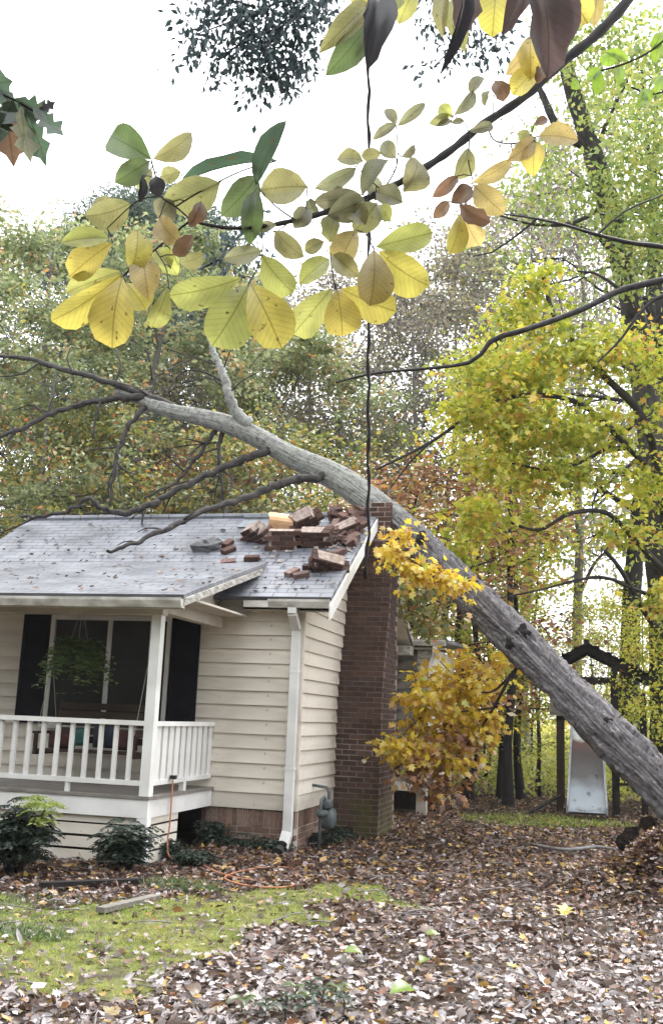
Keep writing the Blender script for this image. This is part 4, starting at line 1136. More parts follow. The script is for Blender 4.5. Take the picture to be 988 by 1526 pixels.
# dark woodland trunks without foliage low down, right of the chimney
rng = np.random.default_rng(77)
for k, (px, D, r_, lab) in enumerate([(700, 21, .085, 'slim dark tree trunk standing left of the slide, nearer the house'), (757, 19.5, .10, 'dark tree trunk standing midway between golden branch and slide'), (776, 22, .09, 'brown tree trunk just right of the dark one left of the slide'), (725, 26, .06, 'thin dark tree trunk seen through the golden branch'), (800, 24, .05, 'thin dark stem just left of the slide post')]):
    limbs, tips = skeleton(10, r_, .45, 1.6, 12, nsec=3)
    p = at(px, 1150, D); loc = Vector((p[0], p[1], -.05))
    o = thing('woodland_trunk', loc, lab, 'tree', 'bare lower trunks beyond the yard')
    link('trunk', limb_mesh('trunk', limbs, M['barkdk']), o, Matrix.Translation(loc))
    pos, d, n, rv = sprays(tips, 14, .5, .45)
    link('crown', scatter_mesh('crown', *KITE, pos, d, n, .13, M['lf_yellow'], rv), o, Matrix.Translation(loc))

# the leaning dark trunk on the right with its own limbs
lt = thing('leaning_tree', Vector(at(992, 1160, 21.5)) * 1.0, 'tall dark tree leaning left behind the bright maple, with a forked top', 'tree')
lt.location.z = 0
LT = [(1000, 1190, 21.3, .40), (992, 980, 21.4, .36), (984, 800, 21.6, .34), (972, 660, 21.8, .31), (953, 530, 22.0, .28), (932, 410, 22.2, .27), (908, 310, 22.4, .25), (885, 235, 22.6, .23), (862, 165, 22.8, .20), (846, 110, 23, .16), (835, 60, 23.2, .10), (825, 0, 23.4, .07)]
q = spline(np.array([[*at(x, y, D), r_] for x, y, D, r_ in LT]), 6)
bark_tube('trunk', q[:, :3], q[:, 3], lt, M['barkdk'], 18, .12, .04, 5)
for pts, r0, r1 in [([(880, 225, 22.6), (850, 205, 22.5), (828, 185, 22.5), (812, 150, 22.6), (800, 120, 22.7), (790, 60, 22.8)], .12, .05), ([(905, 300, 22.4), (860, 330, 22), (800, 335, 21.6), (740, 320, 21.2)], .06, .02), ([(930, 400, 22.2), (880, 345, 21.9), (820, 330, 21.5), (760, 318, 21.3)], .05, .02),
                    ([(950, 520, 22), (985, 470, 21.8), (1010, 420, 21.6)], .09, .04), ([(972, 660, 21.8), (930, 700, 21.4), (890, 735, 21.2)], .05, .02), ([(884, 235, 22.6), (905, 180, 22.5), (935, 120, 22.5)], .06, .02), ([(915, 330, 22.3), (960, 300, 22), (1000, 270, 21.8)], .06, .02)]:
    limb('limb', pts, r0, r1, lt, M['barkdk'], 7, True)


def blob_tree(name, label, cat, blobs, ncl, per, size, lmat, base, tmpl, spray, flat, limbs, bmat, sub='crown', droop=.3, root=None):
    """foliage given as ellipsoids (photo position, depth, radii in metres), carried by explicit limbs"""
    o = root or thing(name, base, label, cat)
    cs = []
    for (px, py, D, rx, ry, rz, wgt) in blobs:
        m = max(1, int(ncl * wgt)); v = rdir(m) * (rng.random((m, 1)) ** .45)
        cs.append(at(px, py, D) + v * np.array([rx, ry, rz]))
    cs = np.vstack(cs)
    pos, d, n, rv = sprays(cs, per, rng.uniform(.6, 1.3, len(cs)) * spray, flat, droop)
    link(sub, scatter_mesh(sub, *tmpl, pos, d, n, rng.uniform(.7, 1.25, len(pos)) * size, lmat, rv), o)
    for pts, r0, r1 in limbs: limb('limb', pts, r0, r1, o, bmat, 6, True)
    return o


# foliage of the leaning tree: loose light green sprays in the upper right
blob_tree('x', None, None, [(930, 90, 21.5, 1.5, 1.3, 1.5, 1), (975, 230, 21, 1.3, 1.2, 1.6, 1), (915, 300, 21, 1.2, 1.0, .9, .7), (960, 380, 20.5, 1.2, 1.0, .8, .8), (870, 60, 22, 1.0, 1.0, 1.0, .6), (1030, 150, 21, 1.4, 1.2, 2, .7), (1010, 330, 20.5, 1.2, 1.0, 1.4, .6), (840, 250, 22, .8, .8, .7, .25), (790, 300, 21.4, .8, .7, .5, .25)], 62, 20, .145, M['lf_green'], None, KITE, .5, .45, [], M['barkdk'], root=lt)

# bright yellow green maple on the right
mbase = Vector(at(1010, 1180, 17.5)); mbase.z = 0
MAP = [(800, 470, 17.2, .55, .6, .45, .45), (810, 420, 17.3, .4, .5, .35, .3), (745, 560, 16.8, .95, .9, .45, 1), (850, 530, 17.0, 1.0, .9, .5, 1), (705, 610, 16.6, .5, .6, .3, .5), (930, 520, 17.2, .8, .8, .5, .6), (790, 640, 16.7, 1.0, .9, .3, .9), (900, 640, 17, .9, .9, .4, .6), (830, 705, 16.7, 1.0, .8, .25, .6), (740, 690, 16.6, .6, .6, .3, .35), (700, 770, 16.4, .5, .6, .35, .4), (690, 830, 16.2, .4, .5, .3, .25), (960, 720, 17.2, .6, .7, .4, .35), (935, 790, 16.8, .6, .7, .3, .25), (985, 880, 16.8, .4, .5, .35, .25), (770, 770, 16.6, .5, .5, .2, .15), (985, 560, 17.2, .5, .7, .8, .3), (1060, 650, 17.4, 1, 1, 1.6, .7)]
maple = blob_tree('maple_tree', 'bright yellow green maple spreading above the fallen trunk at right', 'tree', MAP, 39, 30, .11, M['lf_yellow'], mbase, MAPLE, .36, .18, [
    ([(1010, 1180, 17.5), (1006, 1000, 17.5), (1000, 850, 17.4), (985, 720, 17.3), (955, 620, 17.2), (900, 560, 17.1), (830, 480, 17.2), (808, 410, 17.3)], .13, .03),
    ([(998, 860, 17.4), (950, 810, 17.1), (905, 765, 16.9), (850, 765, 16.7), (800, 790, 16.6), (740, 770, 16.5)], .06, .02),
    ([(985, 720, 17.3), (930, 660, 17.0), (860, 600, 16.9), (770, 590, 16.8), (700, 620, 16.6), (640, 660, 16.5), (560, 700, 16.4)], .06, .02),
    ([(640, 660, 16.5), (610, 690, 16.4), (580, 730, 16.4)], .025, .01),
    ([(955, 620, 17.2), (900, 670, 16.9), (830, 700, 16.7), (760, 690, 16.6)], .045, .015),
    ([(1002, 900, 17.4), (950, 880, 17), (890, 860, 16.8), (800, 880, 16.6), (700, 900, 16.4)], .045, .012),
    ([(1004, 960, 17.4), (965, 920, 17.1), (925, 850, 16.9), (900, 820, 16.9)], .07, .03)], M['barkdk'])
# looser second foliage colour on the same tree
blob_tree('x', None, None, [(b[0], b[1] + 10, b[2] - .1, b[3], b[4], b[5], b[6]) for b in MAP[::2]], 5, 12, .14, M['lf_gold'], None, MAPLE, .4, .4, [], M['barkdk'], root=maple)

# golden branch hanging between the chimney and the slide, and the smaller one in front of the stack
GB = [(690, 985, 13.6, .16, .25, .12, .3), (660, 1020, 13.5, .24, .3, .18, .7), (715, 1020, 13.6, .3, .3, .18, .6), (630, 1060, 13.4, .3, .35, .25, .9), (690, 1065, 13.5, .4, .4, .3, .9), (605, 1110, 13.2, .25, .3, .2, .7), (650, 1125, 13.4, .35, .4, .25, .9), (755, 985, 13.4, .2, .3, .2, .35), (725, 1080, 13.6, .25, .3, .3, .35)]
gbl = [([(782, 985, 12.75), (762, 1005, 12.9), (735, 1055, 13.2), (705, 1100, 13.4), (665, 1140, 13.5), (640, 1165, 13.5)], .028, .008), ([(765, 1002, 12.9), (730, 1032, 13.3), (690, 1020, 13.5), (655, 985, 13.5)], .018, .006), ([(735, 1055, 13.2), (690, 1060, 13.4), (635, 1065, 13.4), (590, 1105, 13.2)], .016, .006)]
gb = blob_tree('maple_branch', 'golden and orange leaved maple branch drooping between chimney and slide', 'branch', GB, 20, 18, .105, M['lf_gold'], Vector(at(782, 985, 12.75)), MAPLE, .24, .5, gbl, M['barkdk'], 'foliage', .6)
blob_tree('x', None, None, [(640, 1120, 13.4, .35, .35, .25, 1.2), (690, 1130, 13.5, .3, .3, .25, .8), (660, 1170, 13.4, .25, .3, .18, .7), (620, 1150, 13.3, .25, .3, .2, .6), (690, 1090, 13.4, .3, .3, .3, .4)], 15, 15, .10, M['lf_rust'], None, MAPLE, .24, .5, [], M['barkdk'], 'foliage', .7, root=gb)
GB2 = [(585, 825, 12.9, .14, .2, .12, .7), (620, 850, 12.8, .2, .2, .12, .9), (660, 865, 12.7, .2, .2, .1, .7), (690, 880, 12.7, .14, .2, .1, .3), (600, 800, 13.0, .1, .15, .08, .3)]
blob_tree('maple_branch', 'small golden leaved branch hanging in front of the chimney top', 'branch', GB2, 14, 15, .10, M['lf_gold'], Vector(at(705, 868, 13.2)), MAPLE, .19, .5, [([(712, 866, 13.25), (680, 862, 12.9), (640, 850, 12.8), (600, 828, 12.9), (565, 812, 12.95)], .018, .006)], M['barkdk'], 'foliage', .5)

wb = blob_tree('shade_branch', 'dark olive leaved branch added to shade the rear wing beside the chimney', 'branch', [(615, 890, 15.6, .25, .3, .3, 1), (640, 930, 15.8, .2, .3, .25, .8), (655, 880, 15.8, .3, .3, .25, .7)], 18, 14, .10, M['lf_olive'], Vector(at(700, 850, 16)), MAPLE, .24, .5, [([(735, 835, 16.2), (690, 850, 16), (650, 875, 15.8), (610, 895, 15.6)], .02, .006), ([(670, 862, 15.9), (655, 900, 15.8), (640, 945, 15.8)], .012, .005)], M['barkdk'], 'foliage', .5)  # foliage added to cast shade on the rear wing wall
# far wood: a mass of foliage closing the view, nobody could count its leaves
rng = np.random.default_rng(5)
cs = []
for k in range(1300):
    px = rng.uniform(-500, 1500); D = rng.uniform(38, 62)
    p = at(px, 1100, D); lowhigh = 3.6 + 1.6 * math.sin(px * .013) + (3 if px < 560 else 0)
    z = abs(rng.normal()) * lowhigh * .55
    cs.append((p[0], p[1], min(z, lowhigh * 1.3) + .2))
cs = np.array(cs)
pos, d, n, rv = sprays(cs, 18, rng.uniform(.8, 1.5, len(cs)), .8)
tag(link('far_wood', scatter_mesh('far_wood', *KITE, pos, d, n, rng.uniform(.25, .42, len(pos)), M['lf_far'], rv)), 'distant wood of pale yellow green leaves closing the yard', 'woodland', None, 'stuff')
# unseen wood behind the viewer, leaves enlarged and darkened to shade the porch
cs = []
for k in range(3200):
    az = rng.uniform(R(95), R(282)); q_ = rng.uniform(11, 24)
    cs.append((math.sin(az) * q_, math.cos(az) * q_ + 2, rng.uniform(.3, 13) * (.75 + .25 * math.sin(az * 9))))
cs = np.array(cs); pos, d, n, rv = sprays(cs, 20, rng.uniform(.7, 1.4, len(cs)), .8)
tag(link('shading_wood', scatter_mesh('shading_wood', *KITE, pos, d, n, rng.uniform(.35, .6, len(pos)), M['lf_pine'], rv)), 'unseen wood behind the viewer, made dense and dark to shade the porch', 'woodland', None, 'stuff')
# undergrowth at the edge of the wood
cs = []
for k in range(900):
    px = rng.uniform(560, 1200); D = rng.uniform(22, 34); p = at(px, 1100, D); cs.append((p[0], p[1], abs(rng.normal()) * .55 + .1))
for k in range(300):
    px = rng.uniform(-300, 560); D = rng.uniform(24, 34); p = at(px, 1100, D); cs.append((p[0], p[1], abs(rng.normal()) * .9 + .1))
cs = np.array(cs); pos, d, n, rv = sprays(cs, 18, .45, .7)
tag(link('undergrowth', scatter_mesh('undergrowth', *KITE, pos, d, n, rng.uniform(.08, .16, len(pos)), M['lf_far'], rv * .8)), 'pale green undergrowth along the edge of the wood', 'undergrowth', None, 'stuff')

# dark limbs reaching in from the right at middle distance
ob = thing('overhanging_limb', Vector(at(1060, 395, 9)), 'long dark bare limb reaching in from the right edge across the maple top', 'branch')
limb('limb', [(1060, 395, 9), (988, 417, 8.9), (925, 432, 8.8), (880, 455, 8.7), (830, 475, 8.6), (780, 492, 8.5), (735, 505, 8.5), (722, 522, 8.5), (700, 540, 8.5), (650, 548, 8.5), (560, 556, 8.5), (500, 570, 8.5)], .036, .009, ob, M['twig'], 8, True)
limb('twig', [(925, 432, 8.8), (890, 408, 8.9), (860, 404, 9)], .02, .008, ob, M['twig'], 5, True)
limb('twig', [(735, 505, 8.5), (742, 515, 8.5), (738, 520, 8.5)], .01, .006, ob, M['twig'], 5, True)
ob2 = thing('overhanging_limb', Vector(at(1060, 380, 10)), 'thin dark limb reaching in from the right edge below the lone ochre leaf', 'branch')
limb('limb', [(1060, 385, 10), (988, 368, 9.9), (940, 362, 9.8), (890, 350, 9.7), (840, 335, 9.6), (800, 326, 9.5), (745, 318, 9.5)], .028, .008, ob2, M['twig'], 6, True)
limb('twig', [(800, 326, 9.5), (770, 350, 9.5), (735, 375, 9.5), (705, 382, 9.5)], .014, .006, ob2, M['twig'], 5, True)
limb('twig', [(890, 350, 9.7), (930, 315, 9.7), (988, 290, 9.8)], .014, .008, ob2, M['twig'], 5, True)
ob3 = thing('overhanging_limb', Vector(at(1060, 450, 11)), 'short dark limb entering at the right edge below the longest bare limb', 'branch')
limb('limb', [(1060, 440, 11), (988, 440, 11), (950, 470, 11), (925, 505, 11), (890, 540, 11)], .03, .01, ob3, M['twig'], 6, True)

# ------------------------------------------------------------------ foreground branch with large compound leaves


def leaf_mesh(name, pw, qw, curl, cup, seed, lob=0.0):
    q = random.Random(seed); n = 7; vs = []; fs = []
    ts_ = [0, .14, .3, .47, .64, .8, .92, 1.0]; mxw = max((t ** pw) * ((1 - t) ** qw) for t in np.linspace(.01, .99, 99))
    for t in ts_:
        wv = .5 * (t ** pw) * (max(0, 1 - t) ** qw) / mxw + .008
        wl = wv * (1 + lob * q.uniform(-1, 1)); wr_ = wv * (1 + lob * q.uniform(-1, 1))
        bz = curl * (t - .5) ** 2 * 1.2 - curl * .3
        for y_ in (-wl, -wl * .5, 0, wr_ * .5, wr_):
            vs.append((t, y_, bz + cup * abs(y_) * 1.0 + .03 * q.uniform(-1, 1) * abs(y_) * 4 * .5))
    for i in range(n):
        for j in range(4): fs.append((i * 5 + j, i * 5 + j + 1, i * 5 + j + 6, i * 5 + j + 5))
    me = bpy.data.meshes.new(name); me.from_pydata(vs, [], fs); me.materials.append(M['bigleaf'])
    me.polygons.foreach_set('use_smooth', [True] * len(fs)); me.update()
    return me


LM = {'o': [leaf_mesh('leaf', .95, .5, -.35, .22, i, .045) for i in range(3)], 'e': [leaf_mesh('leaf', .8, .8, -.45, .32, 10 + i, .05) for i in range(3)], 'w': [leaf_mesh('leaf', .75, .7, -.6, .35, 20 + i, .24) for i in range(3)]}
COLS = {'y': (.63, .54, .12), 'yg': (.46, .47, .14), 'o': (.50, .39, .15), 'ol': (.33, .32, .13), 'g': (.13, .18, .07), 'dg': (.07, .115, .07), 'gr': (.26, .255, .145), 'br': (.22, .135, .08), 'd': (.035, .033, .04), 'db': (.085, .06, .06), 'lg': (.26, .40, .05)}


def put_leaf(root, bx, by, tx, ty, wpx, c, D, tilt, shape, name='leaf', me=None):
    a = at(bx, by, D); L0 = math.hypot(tx - bx, ty - by) * D / FPX
    b = at(tx, ty, D + tilt * L0)
    d = Vector(b - a); L = d.length; d.normalize()
    view = Vector(unit(CAM - a))
    nrm = (view - d * view.dot(d)).normalized()
    nrm = Matrix.Rotation(rnd.uniform(-.55, .55), 3, d) @ nrm
    yv = nrm.cross(d)
    wd = wpx * D / FPX * 1.14
    Mx = Matrix(((d.x * L, yv.x * wd, nrm.x * L, a[0]), (d.y * L, yv.y * wd, nrm.y * L, a[1]), (d.z * L, yv.z * wd, nrm.z * L, a[2]), (0, 0, 0, 1)))
    o = link(name, me or LM[shape][rnd.randrange(3)], root, Mx)
    j = rnd.uniform(.88, 1.12); cc = COLS[c]
    o.color = (cc[0] * j, cc[1] * j * rnd.uniform(.95, 1.05), cc[2] * j, 1)
    return Vector(a)


hb = thing('leafy_branch', Vector(at(960, -40, 2.7)), 'near branch with large yellow and green compound leaves hanging across the sky', 'branch')


def stemD(x): return 2.1 + .55 * max(0, (x - 285)) / 650


STEM = [(985, -75), (935, 0), (890, 50), (835, 95), (780, 145), (720, 185), (670, 225), (620, 258), (580, 280), (535, 300), (480, 318), (440, 328), (400, 336), (350, 340), (310, 335), (285, 328)]
sp_ = spline(np.array([[*at(x, y, stemD(x))] for x, y in STEM]), 5)
rr = np.interp(np.arange(len(sp_)), [0, 25, 45, 60, len(sp_) - 1], [.0155, .0105, .0078, .005, .0028]) * (1 + .12 * np.sin(np.arange(len(sp_)) * 2.1))
MB().tube(sp_, rr, 8).build('stem', M['twig'], hb, True)
nodes = [Vector(q) for q in sp_]
TWG = [([(285, 328, 2.1), (262, 346, 2.1), (232, 372, 2.08), (205, 392, 2.05), (183, 412, 2.05)], .0025), ([(285, 328, 2.1), (262, 308, 2.12), (240, 292, 2.1), (232, 262, 2.1), (226, 238, 2.1)], .002), ([(262, 308, 2.12), (300, 285, 2.15), (360, 255, 2.2), (412, 240, 2.25)], .002), ([(240, 292, 2.1), (205, 300, 2.1), (160, 340, 2.08)], .0015), ([(232, 372, 2.08), (248, 400, 2.06), (252, 430, 2.05)], .0015),
       ([(440, 328, 2.22), (412, 308, 2.2), (384, 280, 2.2)], .002), ([(384, 280, 2.2), (388, 330, 2.18), (391, 378, 2.15), (372, 423, 2.1)], .0016), ([(430, 332, 2.22), (412, 345, 2.2), (388, 346, 2.2)], .0014), ([(500, 312, 2.28), (497, 350, 2.25), (493, 385, 2.2), (500, 431, 2.15)], .002), ([(548, 295, 2.3), (540, 330, 2.28), (556, 370, 2.2)], .002), ([(570, 285, 2.33), (590, 250, 2.35), (592, 215, 2.38), (590, 187, 2.4)], .002), ([(570, 285, 2.33), (548, 265, 2.3), (530, 248, 2.3)], .0016),
       ([(700, 200, 2.44), (690, 180, 2.44), (674, 173, 2.44)], .0015), ([(735, 175, 2.46), (735, 150, 2.47), (738, 122, 2.48), (715, 118, 2.47)], .0015), ([(700, 200, 2.44), (698, 240, 2.4), (704, 277, 2.38), (688, 314, 2.35)], .0018), ([(725, 182, 2.46), (735, 208, 2.45), (762, 214, 2.44), (798, 205, 2.42)], .0022), ([(815, 112, 2.53), (800, 85, 2.5), (790, 55, 2.48), (795, 10, 2.48), (800, -50, 2.5)], .003),
       ([(950, -25, 2.66), (880, -40, 2.6), (800, -50, 2.5), (740, -38, 2.42), (690, -20, 2.36), (620, -14, 2.3), (562, -6, 2.26)], .004), ([(950, -25, 2.66), (800, -160, 3.2), (549, -190, 4.0)], .012)]
for pts, r_ in TWG:
    s = spline(np.array([[*at(x, y, D)] for x, y, D in pts]), 5); MB().tube(s, np.linspace(r_, r_ * .7, len(s)), 5).build('twig', M['twig'], hb, True)
    nodes += [Vector(q) for q in s[::2]]
LEAVES = [  # base, tip, width (all in photo units), colour, depth, shape
    (226, 237, 165, 203, 46, 'g', 2.1, 'o'), (229, 237, 286, 198, 30, 'ol', 2.1, 'e'), (223, 240, 172, 272, 32, 'g', 2.08, 'e'), (226, 252, 208, 285, 22, 'ol', 2.12, 'e'), (212, 262, 208, 302, 11, 'd', 2.06, 'w'), (232, 262, 238, 294, 20, 'd', 2.06, 'w'), (240, 264, 270, 256, 22, 'ol', 2.14, 'e'),
    (194, 303, 127, 322, 46, 'ol', 2.1, 'e'), (163, 355, 92, 362, 27, 'yg', 2.04, 'e'), (168, 362, 105, 412, 40, 'y', 2.05, 'o'), (205, 343, 196, 404, 40, 'y', 2.02, 'e'), (182, 408, 77, 478, 42, 'y', 2.03, 'o'), (180, 404, 100, 436, 32, 'yg', 2.07, 'e'), (183, 413, 168, 519, 60, 'y', 2.0, 'o'), (214, 383, 222, 447, 40, 'o', 2.04, 'e'), (188, 422, 218, 462, 38, 'y', 2.06, 'o'), (250, 428, 225, 488, 29, 'yg', 2.04, 'o'),
    (360, 414, 252, 440, 44, 'yg', 2.1, 'o'), (328, 272, 243, 302, 52, 'ol', 2.16, 'e'), (415, 240, 268, 275, 17, 'dg', 2.22, 'e'), (238, 325, 272, 365, 30, 'o', 2.1, 'w'), (258, 380, 288, 350, 20, 'br', 2.08, 'w'), (268, 392, 305, 378, 24, 'ol', 2.12, 'e'), (255, 400, 232, 372, 28, 'yg', 2.1, 'e'), (260, 300, 236, 325, 34, 'gr', 2.15, 'e'), (300, 300, 282, 338, 20, 'br', 2.1, 'w'), (176, 330, 140, 300, 30, 'ol', 2.13, 'e'), (240, 372, 265, 410, 26, 'yg', 2.12, 'e'),
    (382, 277, 427, 180, 26, 'dg', 2.2, 'e'), (384, 262, 330, 322, 42, 'g', 2.2, 'e'), (380, 284, 372, 366, 30, 'g', 2.18, 'e'), (458, 278, 388, 284, 46, 'ol', 2.2, 'e'), (385, 346, 412, 335, 15, 'gr', 2.2, 'e'), (410, 344, 453, 383, 30, 'ol', 2.18, 'e'), (391, 374, 334, 386, 24, 'gr', 2.18, 'e'), (391, 380, 438, 436, 48, 'yg', 2.14, 'o'), (370, 425, 316, 516, 64, 'yg', 2.06, 'o'), (373, 422, 420, 519, 60, 'y', 2.05, 'o'),
    (483, 360, 454, 374, 20, 'ol', 2.2, 'e'), (491, 386, 446, 424, 30, 'yg', 2.2, 'e'), (494, 430, 437, 498, 44, 'yg', 2.14, 'o'), (502, 432, 510, 501, 52, 'y', 2.12, 'o'), (508, 430, 590, 464, 48, 'y', 2.16, 'o'), (557, 372, 551, 456, 50, 'o', 2.12, 'o'), (560, 368, 645, 346, 36, 'yg', 2.2, 'o'), (565, 374, 640, 426, 58, 'y', 2.2, 'o'), (532, 343, 505, 402, 40, 'o', 2.2, 'e'), (496, 380, 536, 413, 28, 'ol', 2.2, 'e'),
    (562, 303, 527, 346, 38, 'ol', 2.25, 'e'), (566, 305, 581, 330, 22, 'yg', 2.25, 'e'), (538, 290, 468, 300, 32, 'gr', 2.28, 'e'), (543, 296, 488, 322, 36, 'gr', 2.24, 'e'), (503, 318, 492, 362, 26, 'ol', 2.24, 'w'), (531, 250, 469, 281, 22, 'gr', 2.3, 'e'), (541, 240, 502, 238, 25, 'ol', 2.3, 'e'), (568, 228, 538, 232, 18, 'ol', 2.34, 'e'), (590, 236, 570, 212, 22, 'gr', 2.34, 'e'), (577, 238, 540, 292, 26, 'gr', 2.3, 'e'), (602, 286, 622, 238, 44, 'ol', 2.36, 'e'), (598, 234, 618, 216, 13, 'gr', 2.36, 'e'), (592, 188, 634, 154, 15, 'gr', 2.4, 'e'), (590, 186, 573, 163, 16, 'gr', 2.4, 'e'), (590, 186, 555, 209, 14, 'gr', 2.4, 'e'), (460, 310, 438, 340, 26, 'gr', 2.24, 'e'), (520, 305, 500, 278, 22, 'gr', 2.3, 'e'), (475, 320, 462, 295, 18, 'gr', 2.27, 'w'), (560, 286, 600, 302, 30, 'gr', 2.32, 'e'), (545, 262, 560, 300, 24, 'gr', 2.34, 'e'), (515, 312, 545, 335, 30, 'ol', 2.24, 'w'),
    (674, 174, 654, 158, 20, 'yg', 2.44, 'e'), (668, 170, 639, 184, 15, 'ol', 2.44, 'e'), (676, 172, 706, 136, 17, 'gr', 2.45, 'e'), (700, 142, 719, 115, 18, 'gr', 2.46, 'e'), (729, 135, 722, 159, 11, 'gr', 2.47, 'w'), (738, 120, 750, 152, 22, 'br', 2.46, 'w'), (672, 180, 650, 188, 9, 'gr', 2.44, 'e'), (672, 183, 691, 180, 9, 'gr', 2.44, 'e'), (700, 196, 735, 190, 14, 'gr', 2.44, 'w'),
    (698, 220, 677, 268, 30, 'ol', 2.4, 'e'), (682, 262, 644, 294, 18, 'br', 2.4, 'e'), (762, 238, 704, 272, 22, 'o', 2.42, 'e'), (797, 207, 755, 240, 25, 'o', 2.42, 'e'), (802, 203, 861, 210, 33, 'o', 2.42, 'e'), (798, 212, 795, 264, 31, 'y', 2.41, 'e'), (790, 200, 770, 200, 13, 'ol', 2.43, 'e'), (795, 186, 816, 178, 12, 'br', 2.43, 'e'), (703, 279, 672, 303, 24, 'br', 2.38, 'e'), (706, 276, 752, 319, 35, 'o', 2.37, 'e'), (669, 300, 645, 326, 17, 'br', 2.38, 'e'), (690, 312, 714, 366, 42, 'o', 2.34, 'o'), (686, 318, 670, 379, 31, 'y', 2.33, 'o'), (684, 306, 730, 332, 24, 'br', 2.32, 'w'),
    (792, 52, 753, 112, 32, 'o', 2.48, 'e'), (789, 58, 790, 120, 32, 'y', 2.46, 'e'), (808, 98, 763, 142, 34, 'y', 2.47, 'o'), (818, 64, 831, 96, 18, 'o', 2.5, 'w'), (815, 100, 800, 125, 18, 'br', 2.45, 'w'), (740, -36, 733, 56, 46, 'y', 2.4, 'o'), (835, -42, 876, 36, 50, 'y', 2.52, 'o'), (888, -20, 884, 42, 18, 'o', 2.56, 'e'), (795, -48, 815, 118, 62, 'db', 2.2, 'w'), (780, -44, 747, 55, 30, 'db', 2.24, 'w'), (690, -20, 654, 114, 17, 'd', 2.2, 'w'), (705, -28, 688, 52, 40, 'db', 2.24, 'w'), (692, -18, 693, 78, 34, 'ol', 2.36, 'e'), (668, -16, 660, 57, 24, 'ol', 2.36, 'e'), (830, -44, 852, 60, 34, 'db', 2.22, 'w'),
    (552, 6, 475, 80, 31, 'ol', 2.26, 'e'), (548, 36, 485, 113, 37, 'g', 2.26, 'e'), (567, -10, 546, 106, 36, 'd', 2.15, 'w'), (575, -8, 560, 60, 30, 'd', 2.17, 'w'), (582, 24, 551, 102, 27, 'ol', 2.28, 'e'), (618, -14, 594, 36, 31, 'yg', 2.3, 'e'), (565, 2, 520, -4, 22, 'y', 2.28, 'e'), (600, -14, 560, 20, 26, 'yg', 2.3, 'e')]
for bx, by, tx, ty, wd, c, D, shp in LEAVES:
    a = put_leaf(hb, bx, by, tx, ty, wd, c, D, rnd.uniform(-.25, .3), shp)
    nn = min(nodes, key=lambda q: (q - a).length)
    if .01 < (nn - a).length < .35:
        mid_ = (nn + a) / 2 + Vector((0, 0, .1 * (nn - a).length))
        MB().tube([nn, mid_, a], [.0014, .0012, .0014], 4, False).build('petiole', M['twig'], hb)

# broad light green leaves nearer the right edge
gbh = thing('green_leaf_branch', Vector(at(1010, 40, 4)), 'thin branch with broad fresh green leaves in the upper right corner', 'branch')
gp = [(1010, 40, 4.0), (970, 75, 4.0), (930, 95, 4.0), (895, 105, 4.0)]
s = spline(np.array([[*at(x, y, D)] for x, y, D in gp]), 5); MB().tube(s, .004, 5).build('twig', M['twig'], gbh, True)
gp2 = [(1010, 130, 4.2), (970, 140, 4.2), (940, 130, 4.2)]
s = spline(np.array([[*at(x, y, D)] for x, y, D in gp2]), 5); MB().tube(s, .004, 5).build('twig', M['twig'], gbh, True)
for bx, by, tx, ty, wd in [(905, 100, 910, 78, 24), (897, 104, 874, 120, 15), (920, 98, 922, 128, 14), (893, 106, 888, 142, 16), (955, 134, 968, 152, 16), (972, 75, 985, 48, 16), (935, 92, 900, 78, 14), (975, 140, 985, 112, 14), (985, 60, 975, 95, 15), (960, 138, 945, 160, 14), (880, 60, 870, 75, 12), (860, 120, 850, 132, 14)]:
    put_leaf(gbh, bx, by, tx, ty, wd, 'lg', 4.05, rnd.uniform(-.3, .3), 'e')

# dark oak leaves at the left edge
ok_ = thing('oak_branch', Vector(at(-50, 110, 3)), 'dark lobed oak leaves hanging in at the upper left edge', 'branch')
s = spline(np.array([[*at(x, y, 3.0)] for x, y in [(-60, 120), (-10, 135), (25, 150), (50, 165)]]), 5); MB().tube(s, .004, 5).build('twig', M['twig'], ok_, True)
_om = bpy.data.meshes.new('leaf'); _om.from_pydata([(x, y * 1.25, zq * .6) for x, y, zq in OAK[0]], [], OAK[1]); _om.materials.append(M['bigleaf']); _om.update()
for bx, by, tx, ty, wd, c in [(0, 135, 40, 190, 62, 'dg'), (25, 148, 75, 175, 42, 'dg'), (50, 163, 97, 205, 34, 'dg'), (40, 160, 72, 250, 40, 'dg'), (10, 150, 20, 250, 60, 'br'), (30, 160, 45, 245, 44, 'ol'), (-15, 140, -5, 235, 60, 'dg'), (-20, 128, 20, 120, 44, 'dg'), (58, 166, 84, 152, 18, 'd'), (20, 150, -2, 200, 50, 'dg')]:
    put_leaf(ok_, bx, by, tx, ty, wd * 1.1, c, 3.0, rnd.uniform(-.25, .25), 'e', me=_om)

# fine leaved dark sprays against the sky at the top


def fine_spray(label, paths, D, n, lsize, spread, c='lf_blue'):
    o = thing('fine_leaved_branch', Vector(at(paths[0][0][0], paths[0][0][1], D)), label, 'branch')
    cs = []
    for pts in paths:
        s = spline(np.array([[*at(x, y, D + rnd.uniform(-.2, .2))] for x, y in pts]), 6)
        MB().tube(s, np.linspace(.014, .004, len(s)) * D / 9, 5).build('twig', M['twig'], o, True)
        t = rng.random(n) ** .8 * (len(s) - 1.01); i = t.astype(int)
        cs.append(s[i] + (s[i + 1] - s[i]) * (t - i)[:, None])
    cs = np.vstack(cs); cs = cs + rng.normal(size=cs.shape) * spread
    pos, d, nn_, rv = sprays(cs, 5, .11 * D / 9, .8, .9)
    link('foliage', scatter_mesh('foliage', *KITE, pos, d, nn_, rng.uniform(.7, 1.3, len(pos)) * lsize, M[c], rv, .8), o)['kind'] = 'stuff'


